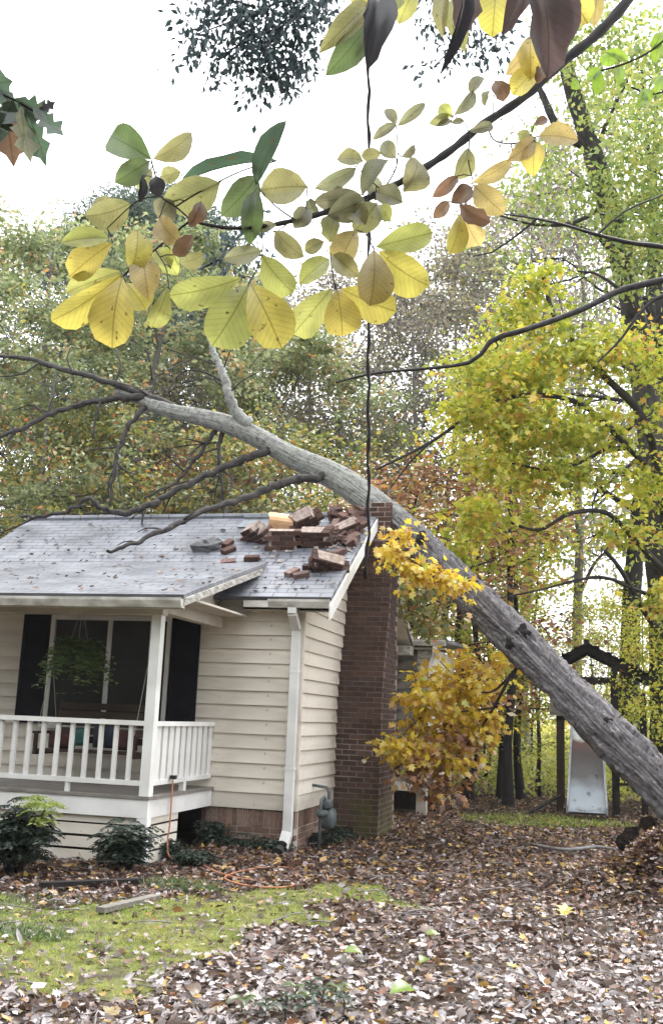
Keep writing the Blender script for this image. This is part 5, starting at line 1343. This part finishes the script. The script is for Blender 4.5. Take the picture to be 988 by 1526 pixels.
fine_spray('fine leaved dark spray hanging from the top edge left of the vine', [[(500, -30), (455, 10), (420, 40), (395, 75), (385, 110), (378, 150)], [(470, -20), (400, 10), (350, 30), (310, 45), (288, 52)], [(420, 40), (370, 60), (330, 85), (320, 100)], [(380, 10), (340, 0), (310, 0)], [(430, -10), (440, 60), (425, 100), (430, 120)], [(480, -10), (470, 30), (440, 45)], [(400, 10), (395, 50), (400, 100)]], 9, 62, .08, .11)
fine_spray('small fine leaved spray behind the dark withered leaf at the top', [[(720, -20), (690, 40), (665, 80), (645, 100)], [(690, 40), (700, 70), (715, 60)], [(720, -10), (740, 40), (735, 80)], [(640, -10), (650, 20), (640, 40)]], 9, 20, .075, .07)
fine_spray('faint fine leaved spray below the ochre leaf pair, against the pale wood', [[(300, 400), (330, 385), (360, 370), (385, 350)], [(330, 385), (345, 360), (380, 355)]], 16, 30, .13, .22)

# hanging vine in front of the chimney
vn = np.array([[*at(549 + 1.6 * math.sin(k * 1.9) + (0 if y < 800 else -(y - 800) * .09), y, 4.0)] for k, y in enumerate(np.r_[-195, np.arange(-150, 860, 22), 862])])
tag(MB().tube(vn, [.0068 * (1 + .35 * math.sin(i * 2.7)) for i in range(len(vn))], 6).build('hanging_vine', M['twig'], None, True), 'dark knotted vine hanging straight down in front of the chimney', 'vine')

# ------------------------------------------------------------------ porch things
rng = np.random.default_rng(9)
fc = Vector((-5.72, 10.6, 2.18))
fern = thing('hanging_fern', fc, 'green fern in a hanging basket on the porch', 'hanging plant')
pot = MB(); prof = [(.0, -.06), (.09, -.06), (.13, .06), (.14, .06), (.14, .075), (.0, .05)]
vs = []; fs = []
for r_, z_ in prof:
    for j in range(16): vs.append((fc.x + r_ * math.cos(j * math.pi / 8), fc.y + r_ * math.sin(j * math.pi / 8), fc.z + z_))
for i in range(len(prof) - 1):
    for j in range(16): fs.append((i * 16 + j, i * 16 + (j + 1) % 16, (i + 1) * 16 + (j + 1) % 16, (i + 1) * 16 + j))
pot.add(vs, fs).build('pot', M['rubber'], fern, True)
for j in range(3):
    t = j * 2.1; MB().tube([(fc.x + .135 * math.cos(t), fc.y + .135 * math.sin(t), fc.z + .07), (fc.x, fc.y, fc.z + .55)], .003, 4).build('hanger', M['rope'], fern)
MB().tube([(fc.x, fc.y, fc.z + .55), (fc.x, fc.y, 2.77)], .004, 4).build('hanger', M['rope'], fern)
ps, dd, nn_ = [], [], []
for k in range(95):
    az = rng.uniform(0, 2 * np.pi); L = rng.uniform(.18, .55); e = rng.uniform(-.1, 1.9)
    for t in np.linspace(.12, 1, 13):
        p = np.array([math.cos(az) * L * t * .85, math.sin(az) * L * t * .85, .05 + L * (e * t - (e + rng.uniform(.35, .9)) * t * t) + .012 * rng.normal()]); rd = np.array([math.cos(az), math.sin(az), -.5]); sdv = np.array([-math.sin(az), math.cos(az), -.1])
        for sg in (-1, 1): ps.append(np.array(fc) + p); dd.append(sg * sdv + .4 * rd); nn_.append([0.2 * rng.normal(), .2 * rng.normal(), 1])
ps = np.array(ps); link('foliage', scatter_mesh('foliage', *KITE, ps, np.array(dd), np.array(nn_), rng.uniform(.06, .10, len(ps)), M['lf_fern'], np.repeat(rng.random(95), 26) * .6 + .4 * rng.random(len(ps)), .75), fern)

sw = thing('porch_swing', (-5.75, 11.25, 1.05), 'brown slatted porch swing hanging on chains before the window', 'swing')
for k in range(6): MB().box(-6.42, -5.12, 11.02 + k * .075, 11.08 + k * .075, 1.06, 1.085).build('seat_slat', M['brownwood'], sw)
for k in range(5): MB().hexa([(-6.42, 11.46 + k * .02, 1.16 + k * .10), (-5.12, 11.46 + k * .02, 1.16 + k * .10), (-5.12, 11.485 + k * .02, 1.16 + k * .10), (-6.42, 11.485 + k * .02, 1.16 + k * .10), (-6.42, 11.476 + k * .02, 1.24 + k * .10), (-5.12, 11.476 + k * .02, 1.24 + k * .10), (-5.12, 11.50 + k * .02, 1.24 + k * .10), (-6.42, 11.50 + k * .02, 1.24 + k * .10)]).build('back_slat', M['brownwood'], sw)
for xx in (-6.40, -5.14):
    MB().box(xx - .02, xx + .02, 11.0, 11.5, 1.02, 1.058).beam((xx, 11.50, 1.06), (xx, 11.60, 1.66), .04, .05, (0, 1, 0)).box(xx - .03, xx + .03, 10.98, 11.5, 1.26, 1.29).box(xx - .02, xx + .02, 11.0, 11.04, 1.06, 1.26).build('end_frame', M['brownwood'], sw)
    MB().tube([(xx, 11.02, 1.28), (xx, 11.25, 2.1), (xx, 11.25, 2.77)], .0035, 5).build('chain', M['rope'], sw)
    MB().tube([(xx, 11.5, 1.28), (xx, 11.25, 2.1)], .0035, 5).build('chain', M['rope'], sw)


def cushion(name, c, s, mat, label):
    vs = []; fs = []; n = 8
    for sg in (-1, 1):
        for i in range(n + 1):
            for j in range(n + 1):
                u = i / n * 2 - 1; v = j / n * 2 - 1; h = (max(0, 1 - u ** 4) * max(0, 1 - v ** 4)) ** .5
                vs.append((c[0] + u * s[0], c[1] + sg * h * s[1], c[2] + v * s[2]))
    for q in range(2):
        for i in range(n):
            for j in range(n):
                f_ = [q * 81 + i * 9 + j, q * 81 + i * 9 + j + 1, q * 81 + (i + 1) * 9 + j + 1, q * 81 + (i + 1) * 9 + j]; fs.append(tuple(f_ if q else f_[::-1]))
    tag(MB().add(vs, fs).build(name, mat, None, True), label, 'cushion')


cushion('cushion', (-6.22, 11.32, 1.19), (.18, .07, .10), M['redcloth'], 'dark red cushion at the left end of the porch swing')
cushion('cushion', (-5.95, 11.30, 1.23), (.09, .06, .10), M['tealcloth'], 'teal green cushion in the middle of the porch swing')
cushion('cushion', (-5.66, 11.32, 1.25), (.15, .07, .13), M['navycloth'], 'dark navy cushion on the right half of the porch swing')
cushion('cushion', (-5.36, 11.33, 1.22), (.13, .07, .12), M['redcloth'], 'dark red cushion at the right end of the porch swing')

# orange extension cord from the rail to the ground
cd_ = [(PX + .07, PY + .55, DZ + .17), (PX + .075, PY + .52, DZ + .14), (DX + .05, PY + .46, .42), (DX + .055, PY + .42, .20), (DX + .12, PY + .34, .07), (DX + .30, PY + .25, .035), (DX + .48, PY + .28, .03)]
w2 = [on(x, y, 2, .03) for x, y in [(325, 1300), (365, 1310), (410, 1312), (445, 1300), (420, 1292), (370, 1296), (335, 1308), (370, 1320), (425, 1322), (455, 1312)]]
cs = spline(np.vstack([np.array(cd_), np.array(w2)]), 8)
ec = tag(MB().tube(cs, .009, 6).build('extension_cord', M['orange'], None, True), 'orange extension cord hanging off the porch rail and looping over the leaves', 'cord')
pl_ = MB().box(PX + .04, PX + .10, PY + .51, PY + .57, DZ + .15, DZ + .19).build('plug', M['rubber'], ec)
# orange marker stake by the foundation
stp = on(336, 1248, 1, Y0 - .14)
tag(MB().tube([(stp[0], Y0 - .14, -.02), (stp[0] + .004, Y0 - .142, .30)], .008, 6).tube([(stp[0] + .003, Y0 - .142, .26), (stp[0] + .05, Y0 - .15, .34)], .007, 5).build('marker_stake', M['orange'], None), 'thin orange stake standing against the brick foundation', 'stake')

# gas meter on the gable wall
gm = thing('gas_meter', (-3.2, 12.45, 0), 'weathered grey green gas meter with pipes between downspout and chimney', 'gas meter')


def roundbox(name, c, s, mat, parent, e=3.2, nu=20, nv=12):
    u = np.linspace(0, 2 * np.pi, nu, endpoint=False); v = np.linspace(.01, np.pi - .01, nv); Vv, Uu = np.meshgrid(v, u, indexing='ij')
    f_ = lambda a: np.sign(a) * np.abs(a) ** (2 / e)
    d = np.stack([f_(np.sin(Vv)) * f_(np.cos(Uu)), f_(np.sin(Vv)) * f_(np.sin(Uu)), f_(np.cos(Vv))], -1)
    i, j = np.meshgrid(np.arange(nv - 1), np.arange(nu), indexing='ij'); jn = (j + 1) % nu
    F_ = np.stack([i * nu + j, (i + 1) * nu + j, (i + 1) * nu + jn, i * nu + jn], -1).reshape(-1, 4)
    return link(name, np_mesh(name, (d * np.asarray(s) + np.asarray(c)).reshape(-1, 3), F_, mat, True), parent)


gy_ = 12.55
roundbox('meter_body', (-3.18, gy_, .36), (.10, .13, .13), M['meter'], gm)
roundbox('dial_cover', (-3.18, gy_ - .05, .53), (.07, .09, .06), M['meter'], gm)
roundbox('regulator', (-3.18, gy_ - .30, .44), (.075, .075, .045), M['meter'], gm, 2.3)
MB().tube([(-3.20, gy_ - .30, -.05), (-3.20, gy_ - .30, .52), (-3.20, gy_ - .27, .60), (-3.20, gy_ - .12, .62), (-3.20, gy_ - .09, .58), (-3.20, gy_ - .09, .45)], .019, 8).build('inlet_pipe', M['meter'], gm, True)
MB().tube([(-3.20, gy_ + .09, .45), (-3.20, gy_ + .09, .66), (-3.22, gy_ + .09, .72), (-3.40, gy_ + .09, .74), (-3.46, gy_ + .09, .74)], .019, 8).build('outlet_pipe', M['meter'], gm, True)
# black corrugated drain at the foot of the downspout
dr = MB(); n = 26; pth = spline(np.array([(-3.52, Y0 - .19, .11), (-3.525, Y0 - .25, .06), (-3.53, Y0 - .34, .045), (-3.50, Y0 - .46, .03)]), 9)
tag(dr.tube(pth, [.062 + .008 * (i % 2) for i in range(len(pth))], 12).build('drain_pipe', M['rubber'], None), 'black corrugated drain pipe under the white downspout', 'pipe')

# ------------------------------------------------------------------ slide and its frame


def chute_mat():                         # galvanised sheet, rust brown over its upper run, white paint left at the very top
    m, t, o, N, L = newmat('rusted_chute')
    tc = N.new('ShaderNodeTexCoord'); sp = N.new('ShaderNodeSeparateXYZ'); L.new(tc.outputs['Object'], sp.inputs[0])
    nz = N.new('ShaderNodeTexNoise'); nz.inputs['Scale'].default_value = 5; nz.inputs['Detail'].default_value = 6; L.new(tc.outputs['Object'], nz.inputs['Vector'])
    ad = N.new('ShaderNodeMath'); ad.operation = 'MULTIPLY_ADD'; ad.inputs[1].default_value = .3; L.new(nz.outputs['Fac'], ad.inputs[0]); L.new(sp.outputs['Z'], ad.inputs[2])
    mr = N.new('ShaderNodeMapRange'); mr.inputs['From Min'].default_value = 0; mr.inputs['From Max'].default_value = 2.0; L.new(ad.outputs[0], mr.inputs[0])
    r = ramp(N, [(0, (.36, .40, .46)), (.30, (.28, .31, .36)), (.44, (.10, .095, .10)), (.62, (.055, .042, .040)), (.735, (.10, .045, .036)), (.78, (.42, .45, .43))]); L.new(mr.outputs[0], r.inputs[0])
    b = N.new('ShaderNodeBsdfPrincipled'); b.inputs['Roughness'].default_value = .38; b.inputs['Metallic'].default_value = .35; L.new(r.outputs[0], b.inputs['Base Color']); L.new(b.outputs[0], o.inputs[0])
    return m


sx0, sx1 = -.42, .20
sl = thing('playground_slide', (-.1, 18.5, 0), 'galvanised playground slide standing behind the fallen trunk', 'slide')
prof = [(18.35, .16), (18.5, .14), (18.75, .20), (19.05, .50), (19.4, .94), (19.75, 1.38), (19.95, 1.58), (20.1, 1.66), (20.3, 1.66)]
pf = spline(np.array(prof), 5)
mb = MB(); V = []
for (y_, z_) in pf:
    fl_ = .07 * (z_ / 1.66 - .35)
    V += [(sx0 + fl_, y_, z_), (sx1 - fl_, y_, z_)]
mb.add(V, [(2 * i, 2 * i + 1, 2 * i + 3, 2 * i + 2) for i in range(len(pf) - 1)])
V2 = [(x_, y_, z_ - .02) for x_, y_, z_ in V]; mb.add(V2, [(2 * i + 1, 2 * i, 2 * i + 2, 2 * i + 3) for i in range(len(pf) - 1)])
mb.build('chute', chute_mat(), sl, True)
P_ = np.array([(rnd.uniform(sx0 + .08, sx1 - .08), *pf[i]) for i in rng.integers(3, 22, 12)]); P_[:, 2] += .02
link('leaf_debris', scatter_mesh('leaf_debris', *OAK, P_, rdir(12, .3), np.tile([0, -.7, 1.], (12, 1)) + .2 * rng.normal(size=(12, 3)), .09, M['litter'], rng.uniform(.4, .75, 12)), sl)['kind'] = 'stuff'
for sg_, xq_ in ((1, sx0), (-1, sx1)):
    mb = MB()
    for a, b in zip(pf[:-1], pf[1:]):
        xs_ = xq_ + sg_ * .07 * (a[1] / 1.66 - .35)
        mb.hexa([(xs_ - .018, a[0], a[1] - .03), (xs_ + .018, a[0], a[1] - .03), (xs_ + .018, b[0], b[1] - .03), (xs_ - .018, b[0], b[1] - .03), (xs_ - .018, a[0], a[1] + .09), (xs_ + .018, a[0], a[1] + .09), (xs_ + .018, b[0], b[1] + .09), (xs_ - .018, b[0], b[1] + .09)])
    mb.build('side_rail', M['metal_grey'], sl)
for xs_ in (sx0 + .05, sx1 - .05): MB().box(xs_ - .02, xs_ + .02, 20.25, 20.29, 0, 1.78).build('leg', M['metal_grey'], sl)
for k in range(5): MB().box(sx0 + .07, sx1 - .07, 20.25, 20.29, .3 + k * .3, .33 + k * .3).build('rung', M['metal_grey'], sl)
fo = thing('play_frame', (.05, 20.6, 0), 'dark timber play frame with sloping roof beams above the slide', 'play frame')
for x_, y_ in ((-.62, 20.4), (.42, 20.4), (-.62, 21.6), (.42, 21.6), (.95, 20.9)):
    MB().box(x_ - .06, x_ + .06, y_ - .06, y_ + .06, 0, 2.75 if x_ < .9 else 2.3).build('post', M['darkwood'] if x_ > -.5 else M['brownwood'], fo)
for y_ in (20.4, 21.6):
    MB().beam((-.95, y_, 2.62), (-.1, y_, 3.12), .08, .16).build('rafter', M['darkwood'], fo); MB().beam((-.1, y_, 3.12), (1.15, y_, 2.50), .08, .16).build('rafter', M['darkwood'], fo)
MB().beam((-.1, 20.2, 3.2), (-.1, 21.8, 3.2), .1, .1).build('ridge_beam', M['darkwood'], fo)
for k in range(5): MB().beam((.05 + k * .23, 20.25, 3.12 - k * .115), (.05 + k * .23, 21.75, 3.12 - k * .115), .19, .025).build('roof_board', M['darkwood'], fo)
for k in range(2): MB().beam((-.25 - k * .23, 20.25, 3.10 - k * .135), (-.25 - k * .23, 21.75, 3.10 - k * .135), .19, .025).build('roof_board', M['darkwood'], fo)
MB().box(-.56, .36, 20.36, 20.44, 2.40, 2.54).build('cross_beam', M['darkwood'], fo)
MB().box(-.68, .48, 20.34, 21.66, 1.70, 1.76).build('platform', M['darkwood'], fo)
MB().box(-.80, -.44, 20.28, 20.32, 1.78, 2.25).build('side_panel', M['plank'], fo)
for k, z_ in enumerate((.55, .95, 1.35)): MB().beam((.42, 20.4, z_), (2.0, 20.9, z_ + .02), .05, .05).build('fence_rail', M['darkwood'], fo)
MB().tube([at(785, 1212, 17.6), at(835, 1185, 18.1)], .03, 6).build('log', M['darkwood'])
bpy.data.objects['log'].name = 'fallen_stick'
tag(bpy.data.objects['fallen_stick'], 'dark stick leaning on the ground left of the slide foot', 'stick')
tag(MB().tube(spline(np.array([on(790, 1258, 2, .07), on(840, 1266, 2, .08), on(890, 1262, 2, .07), on(925, 1268, 2, .06)]), 5), .022, 6).build('fallen_stick', M['twiggrey'], None, True), 'pale bare stick lying on the leaves before the slide', 'stick')

# ------------------------------------------------------------------ shrubs and small plants


def shrub(name, label, c, h, r_, nst, mat, per=34, ls=.06, wide=.6):
    c = Vector(c); o = thing(name, c, label, 'shrub')
    mb = MB(); cs = []
    for k in range(nst):
        az = rng.uniform(0, 2 * np.pi); q = r_ * math.sqrt(rng.random()); hh = h * rng.uniform(.55, 1.0) * (1 - .35 * q / r_)
        tip = np.array([c.x + math.cos(az) * q, c.y + math.sin(az) * q, c.z + hh]); b0 = np.array([c.x + math.cos(az) * q * .3, c.y + math.sin(az) * q * .3, c.z])
        mb.tube([b0, (b0 + tip) / 2 + rng.normal(size=3) * .02, tip], [.008, .006, .004], 4, False)
        for t in (.45, .7, .88, 1.0): cs.append(b0 + (tip - b0) * t + rng.normal(size=3) * .03)
    mb.build('stems', M['twig'], o)
    cs = np.array(cs); m = len(cs); az = rng.uniform(0, 2 * np.pi, (m, 5)); L = rng.uniform(.12, .22, (m, 5))
    ps, dd = [], []
    for t in np.linspace(.2, 1, per // 5 + 1):
        off = np.stack([np.cos(az) * L * t, np.sin(az) * L * t, L * (.75 * t - .8 * t * t)], -1); p = (cs[:, None] + off).reshape(-1, 3)
        for sg in (-1, 1):
            ps.append(p); dd.append(np.stack([-np.sin(az) * sg + .6 * np.cos(az), np.cos(az) * sg + .6 * np.sin(az), -.3 + 0 * az], -1).reshape(-1, 3))
    ps = np.vstack(ps); dd = np.vstack(dd); n = np.tile([0, 0, 1.], (len(ps), 1)) + .5 * rng.normal(size=(len(ps), 3))
    link('foliage', scatter_mesh('foliage', *KITE, ps, dd, n, rng.uniform(.7, 1.3, len(ps)) * ls, mat, rng.random(len(ps)), wide), o)
    return o


p = on(8, 1305, 2, 0.0); shrub('shrub', 'large dark green shrub at the left edge before the porch skirt', (p[0], p[1] + .15, 0), .70, .25, 28, M['lf_shrub'])
p = on(178, 1303, 2, 0.0); shrub('shrub', 'smaller dark green shrub left of the porch corner', (p[0], p[1] + .12, 0), .56, .15, 17, M['lf_shrub'])
p = on(20, 1312, 2, 0.0); shrub('shrub', 'lime green sprays topping the shrub at the left edge', (p[0] - .02, p[1] + .30, .42), .36, .22, 3, M['lf_lime'], 34, .05)
for x, y, h, r_, lab in [(246, 1280, .20, .11, 'tiny dark shrub at the side of the porch skirt'), (318, 1262, .34, .09, 'dark creeper clump in the corner of porch and foundation'), (352, 1268, .13, .16, 'low dark green plant under the brick foundation'), (400, 1268, .14, .16, 'low plant beside the black drain pipe'), (505, 1250, .10, .14, 'low dark green plant at the foot of the chimney'), (456, 1258, .16, .12, 'low plant under the gas meter'), (290, 1290, .12, .16, 'low dark plant beneath the orange cord')]:
    p = on(x, y, 2, 0.0); yy = min(p[1], (Y0 - .12) if x < 430 else 13.6); xx = p[0] * yy / p[1]
    if x > 430: xx = max(xx, -3.25)
    shrub('low_plant', lab, (xx, yy, 0), h, r_, 9, M['lf_shrub'], 24, .05)
# dark grass tuft and lily clumps


def tuft(name, label, c, r_, h, n, mat, wide=1.0, stuff=True):
    a = rng.uniform(0, 2 * np.pi, n); q = r_ * np.sqrt(rng.random(n)); pos = np.stack([c[0] + np.cos(a) * q * 1.5, c[1] + np.sin(a) * q, np.full(n, 0.)], -1); pos[:, 2] = gz(pos[:, 0], pos[:, 1])
    d = rdir(n, .3, 1.1); nn_ = rdir(n, .3)
    tag(link(name, scatter_mesh(name, *BLADE, pos, d, nn_, rng.uniform(.6, 1.2, n) * h, mat, rng.random(n), wide)), label, 'grass', None, 'stuff')


p = on(270, 1322, 2, 0.); tuft('grass_tuft', 'dark green grass tuft below the orange cord at the lawn edge', p, .26, .10, 700, M['lf_fern'])
p = on(40, 1395, 2, 0.); tuft('grass_tuft', 'darker grass tuft on the left side of the lawn', p, .2, .09, 500, M['lf_fern'])
p = on(60, 1340, 2, 0.); tuft('grass_tuft', 'dark grass strip at the upper left of the lawn', p, .3, .07, 500, M['lf_fern'])
p = on(815, 1226, 2, 0.); tuft('grass_tuft', 'thin yellowish grass growing before the slide foot', p, .95, .12, 1300, M['grass'])
sd_ = []
for k, (x, y) in enumerate([(440, 1500), (462, 1490), (480, 1508), (500, 1498), (425, 1515), (455, 1520), (360, 1520), (512, 1518), (395, 1522)]):
    p = on(x, y, 2, 0.0); o = thing('seedling', (p[0], p[1], 0), 'small broad leaved green seedling among the pale leaves at the bottom', 'plant', 'green seedlings in the leaf litter')
    for q in range(6):
        az = q * 1.1 + k; L = rnd.uniform(.06, .10); hh = rnd.uniform(.04, .11)
        a = Vector((p[0], p[1], hh)); d = Vector((math.cos(az), math.sin(az), -.1)).normalized(); yv = Vector((-math.sin(az), math.cos(az), 0)); nr = d.cross(yv)
        lf_ = link('leaf', LM['e'][q % 3], o, Matrix(((d.x * L, yv.x * L * .6, nr.x * L, a.x), (d.y * L, yv.y * L * .6, nr.y * L, a.y), (d.z * L, yv.z * L * .6, nr.z * L, a.z), (0, 0, 0, 1)))); lf_.color = (.045, .075, .04, 1) if k % 3 else (.12, .16, .05, 1)
    MB().tube([(p[0], p[1], -.01), (p[0], p[1], .11)], .003, 4).build('stalk', M['lf_fern'], o)
# large fallen leaves that stand out, each on its own
for x, y, c, s_, lab in [(580, 1490, 'lg', .16, 'bright green fallen leaf at the bottom right of the seedlings'), (540, 1428, 'lg', .12, 'bright green fallen leaf above the green seedlings'), (655, 1400, 'lg', .10, 'small bright green leaf lying right of the lawn tip'), (840, 1372, 'y', .24, 'pale yellow leaf spray lying on the right among brown leaves'), (775, 1450, 'y', .10, 'yellow orange fallen leaf low on the right'), (153, 1510, 'o', .12, 'orange fallen leaf in the bottom left corner'), (275, 1478, 'br', .11, 'rusty brown fallen leaf below the lawn'), (625, 1443, 'lg', .09, 'small bright green leaf right of the green seedlings')]:
    p = on(x, y, 2, .04); az = rnd.uniform(0, 6); d = Vector((math.cos(az), math.sin(az), 0)); nr = Vector((.1, -.25, 1)).normalized(); d = (d - nr * d.dot(nr)).normalized(); yv = nr.cross(d)
    o = link('fallen_leaf', _om if c in 'yo' else LM['o'][0], None, Matrix(((d.x * s_, yv.x * s_ * .8, nr.x * s_, p[0]), (d.y * s_, yv.y * s_ * .8, nr.y * s_, p[1]), (d.z * s_, yv.z * s_ * .8, nr.z * s_, p[2] + .03), (0, 0, 0, 1))))
    o.color = (*COLS[c], 1); tag(o, lab, 'leaf')
# planks edging the bed
for (xa, ya), (xb, yb), lab in [((150, 1356), (235, 1336), 'grey weathered plank lying in the grass before the porch'), ((60, 1318), (215, 1312), 'dark edging board along the bed below the porch skirt')]:
    a = on(xa, ya, 2, .03); b = on(xb, yb, 2, .03)
    tag(MB().beam(a, b, .09, .04).build('plank', M['plank'] if 'dark' not in lab else M['darkwood'], None), lab, 'plank')

# ------------------------------------------------------------------ grass and leaf litter
rng = np.random.default_rng(31)
n = 90000
q = np.stack([rng.uniform(lawn_w[:, 0].min() - .2, lawn_w[:, 0].max() + .2, n), rng.uniform(lawn_w[:, 1].min() - .2, lawn_w[:, 1].max() + .2, n)], -1)
q = q[inpoly(wob(q), lawn_w)]
pat = np.sin(q[:, 0] * 3.1 + 1) * np.sin(q[:, 1] * 4.3) + .6 * np.sin(q[:, 0] * 9 + q[:, 1] * 5)
q = q[rng.random(len(q)) < .62 + .3 * pat]
n = len(q)
pos = np.column_stack([q, gz(q[:, 0], q[:, 1])])
pat2 = .5 + .22 * np.sin(q[:, 0] * 2.3 + 2) + .2 * np.sin(q[:, 1] * 5 + q[:, 0] * 3)
tag(link('grass', scatter_mesh('grass', *BLADE, pos, rdir(n, .5, 1.0), rdir(n, .4), rng.uniform(.025, .06, n), M['grass'], np.clip(pat2 + .25 * rng.normal(size=n), 0, 1), 1.2)), 'short yellow green grass of the small lawn', 'grass', None, 'stuff')


def px_of(P):
    r_ = P - CAM; Dp = r_ @ _F
    return 494 + FPX * (r_ @ _R) / Dp, 763 - FPX * (r_ @ _U) / Dp, Dp


n = 205000
q = np.stack([rng.uniform(-9, 7, n), 3.6 + 21 * rng.random(n) ** 1.35], -1)
q = np.vstack([q[:-6000], MOUND + rng.normal(size=(6000, 2)) * .38])
pos = np.column_stack([q, gz(q[:, 0], q[:, 1])])
ux, uy, Dp = px_of(pos)
keep = (ux > -350) & (ux < 1350)
keep &= ~((q[:, 0] < X0 + .02) & (q[:, 1] > Y0 - .01)) & ~((q[:, 0] < DX + .02) & (q[:, 1] > DY + .02)) & ~((q[:, 0] < CX1) & (q[:, 1] > 13.78) & (q[:, 1] < 15)) & ~((q[:, 0] < -2.7) & (q[:, 1] > 17.7))
inl = inpoly(wob(q), lawn_w)
keep &= ~(inl & (rng.random(n) > .17 + .12 * (uy > 1420)))
out_ = (ux < -60) | (ux > 1050); keep &= ~(out_ & (rng.random(n) > .45))
thin = (uy < 1235) & (ux > 690); keep &= ~(thin & (rng.random(n) > .35))
pos = pos[keep]; uxk, uyk = ux[keep], uy[keep]; n = len(pos)
pos[:, 2] += rng.random(n) * .045
up = np.tile([0, 0, 1.], (n, 1)) + .8 * rng.normal(size=(n, 3))
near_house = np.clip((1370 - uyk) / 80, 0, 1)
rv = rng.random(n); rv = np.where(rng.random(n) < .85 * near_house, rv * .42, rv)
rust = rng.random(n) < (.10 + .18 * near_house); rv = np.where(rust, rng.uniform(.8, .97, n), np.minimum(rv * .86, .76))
yel = rng.random(n) < .012; rv = np.where(yel, rng.uniform(.93, 1, n), rv)
patch = .5 + .5 * np.sin(pos[:, 0] * 1.9 + 1.3 * np.sin(pos[:, 1] * 1.1)) * np.sin(pos[:, 1] * 2.3 + pos[:, 0])
rv = np.where((rv < .77) & (rng.random(n) < .45 * patch), rv * .5, rv)
near_cam = np.clip((uyk - 1370) / 90, 0, 1)          # more pale grey leaves towards the viewer
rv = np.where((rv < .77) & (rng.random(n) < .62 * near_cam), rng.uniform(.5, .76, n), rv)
sz = rng.uniform(.03, .064, n) * np.where(rng.random(n) < .15, 1.5, 1)
OVAL = ([(0, 0, 0), (.3, -.2, .10), (.7, -.17, .02), (1, 0, .12), (.7, .17, .05), (.3, .2, .12), (.5, 0, -.03)], [(6, i, (i + 1) % 6) for i in range(6)])
which = rng.random(n)
for nm, tm_, lo_, hi_, lab in (('leaf_litter', OAK, 0, .5, 'thick litter of brown and pale lobed leaves covering the yard'), ('leaf_litter', OVAL, .5, .82, 'narrow oval dead leaves mixed through the litter of the yard'), ('leaf_litter', MAPLE, .82, 1.01, 'pointed maple leaves mixed through the litter of the yard')):
    k_ = (which >= lo_) & (which < hi_); c_ = int(k_.sum())
    tag(link(nm, scatter_mesh(nm, *tm_, pos[k_], rdir(c_, .2), up[k_], sz[k_] * (1.25 if tm_ is OVAL else 1), M['litter'], rv[k_], rng.uniform(.7, 1.5, c_))), lab, 'leaves', None, 'stuff')
# twigs lying in the litter
mb = MB()
for k in range(170):
    x, y = rnd.uniform(-5, 3), rnd.uniform(5, 14)
    if (x < DX + .3 and y > DY - .2) or (x < X0 and y > Y0 - .1) or (x < CX1 + .1 and y > 13.6): continue
    a_ = rnd.uniform(0, 6.3); L = rnd.uniform(.08, .45); z_ = float(gz(x, y)) + .05
    mb.tube([(x, y, z_), (x + math.cos(a_) * L * .5 + .02, y + math.sin(a_) * L * .5, z_ + rnd.uniform(0, .03)), (x + math.cos(a_) * L, y + math.sin(a_) * L, z_)], [.006, .005, .002], 4, False)
tag(mb.build('twig_litter', M['twiggrey']), 'small broken twigs lying through the leaf litter', 'twigs', None, 'stuff')
# volume added to lift the background like glare, a thin haze
hz_ = MB().box(-415, 415, -415, 415, -1, 32).build('veil', bpy.data.materials.new('glare_veil'))
hm = hz_.data.materials[0]; hm.use_nodes = True; hm.node_tree.nodes.clear()
ho = hm.node_tree.nodes.new('ShaderNodeOutputMaterial'); hv = hm.node_tree.nodes.new('ShaderNodeVolumePrincipled')
hv.inputs['Color'].default_value = (.92, .94, .98, 1); hv.inputs['Density'].default_value = VEIL
hm.node_tree.links.new(hv.outputs[0], ho.inputs['Volume'])
tag(hz_, 'added pale glare haze in the air', 'veil', None, 'stuff')
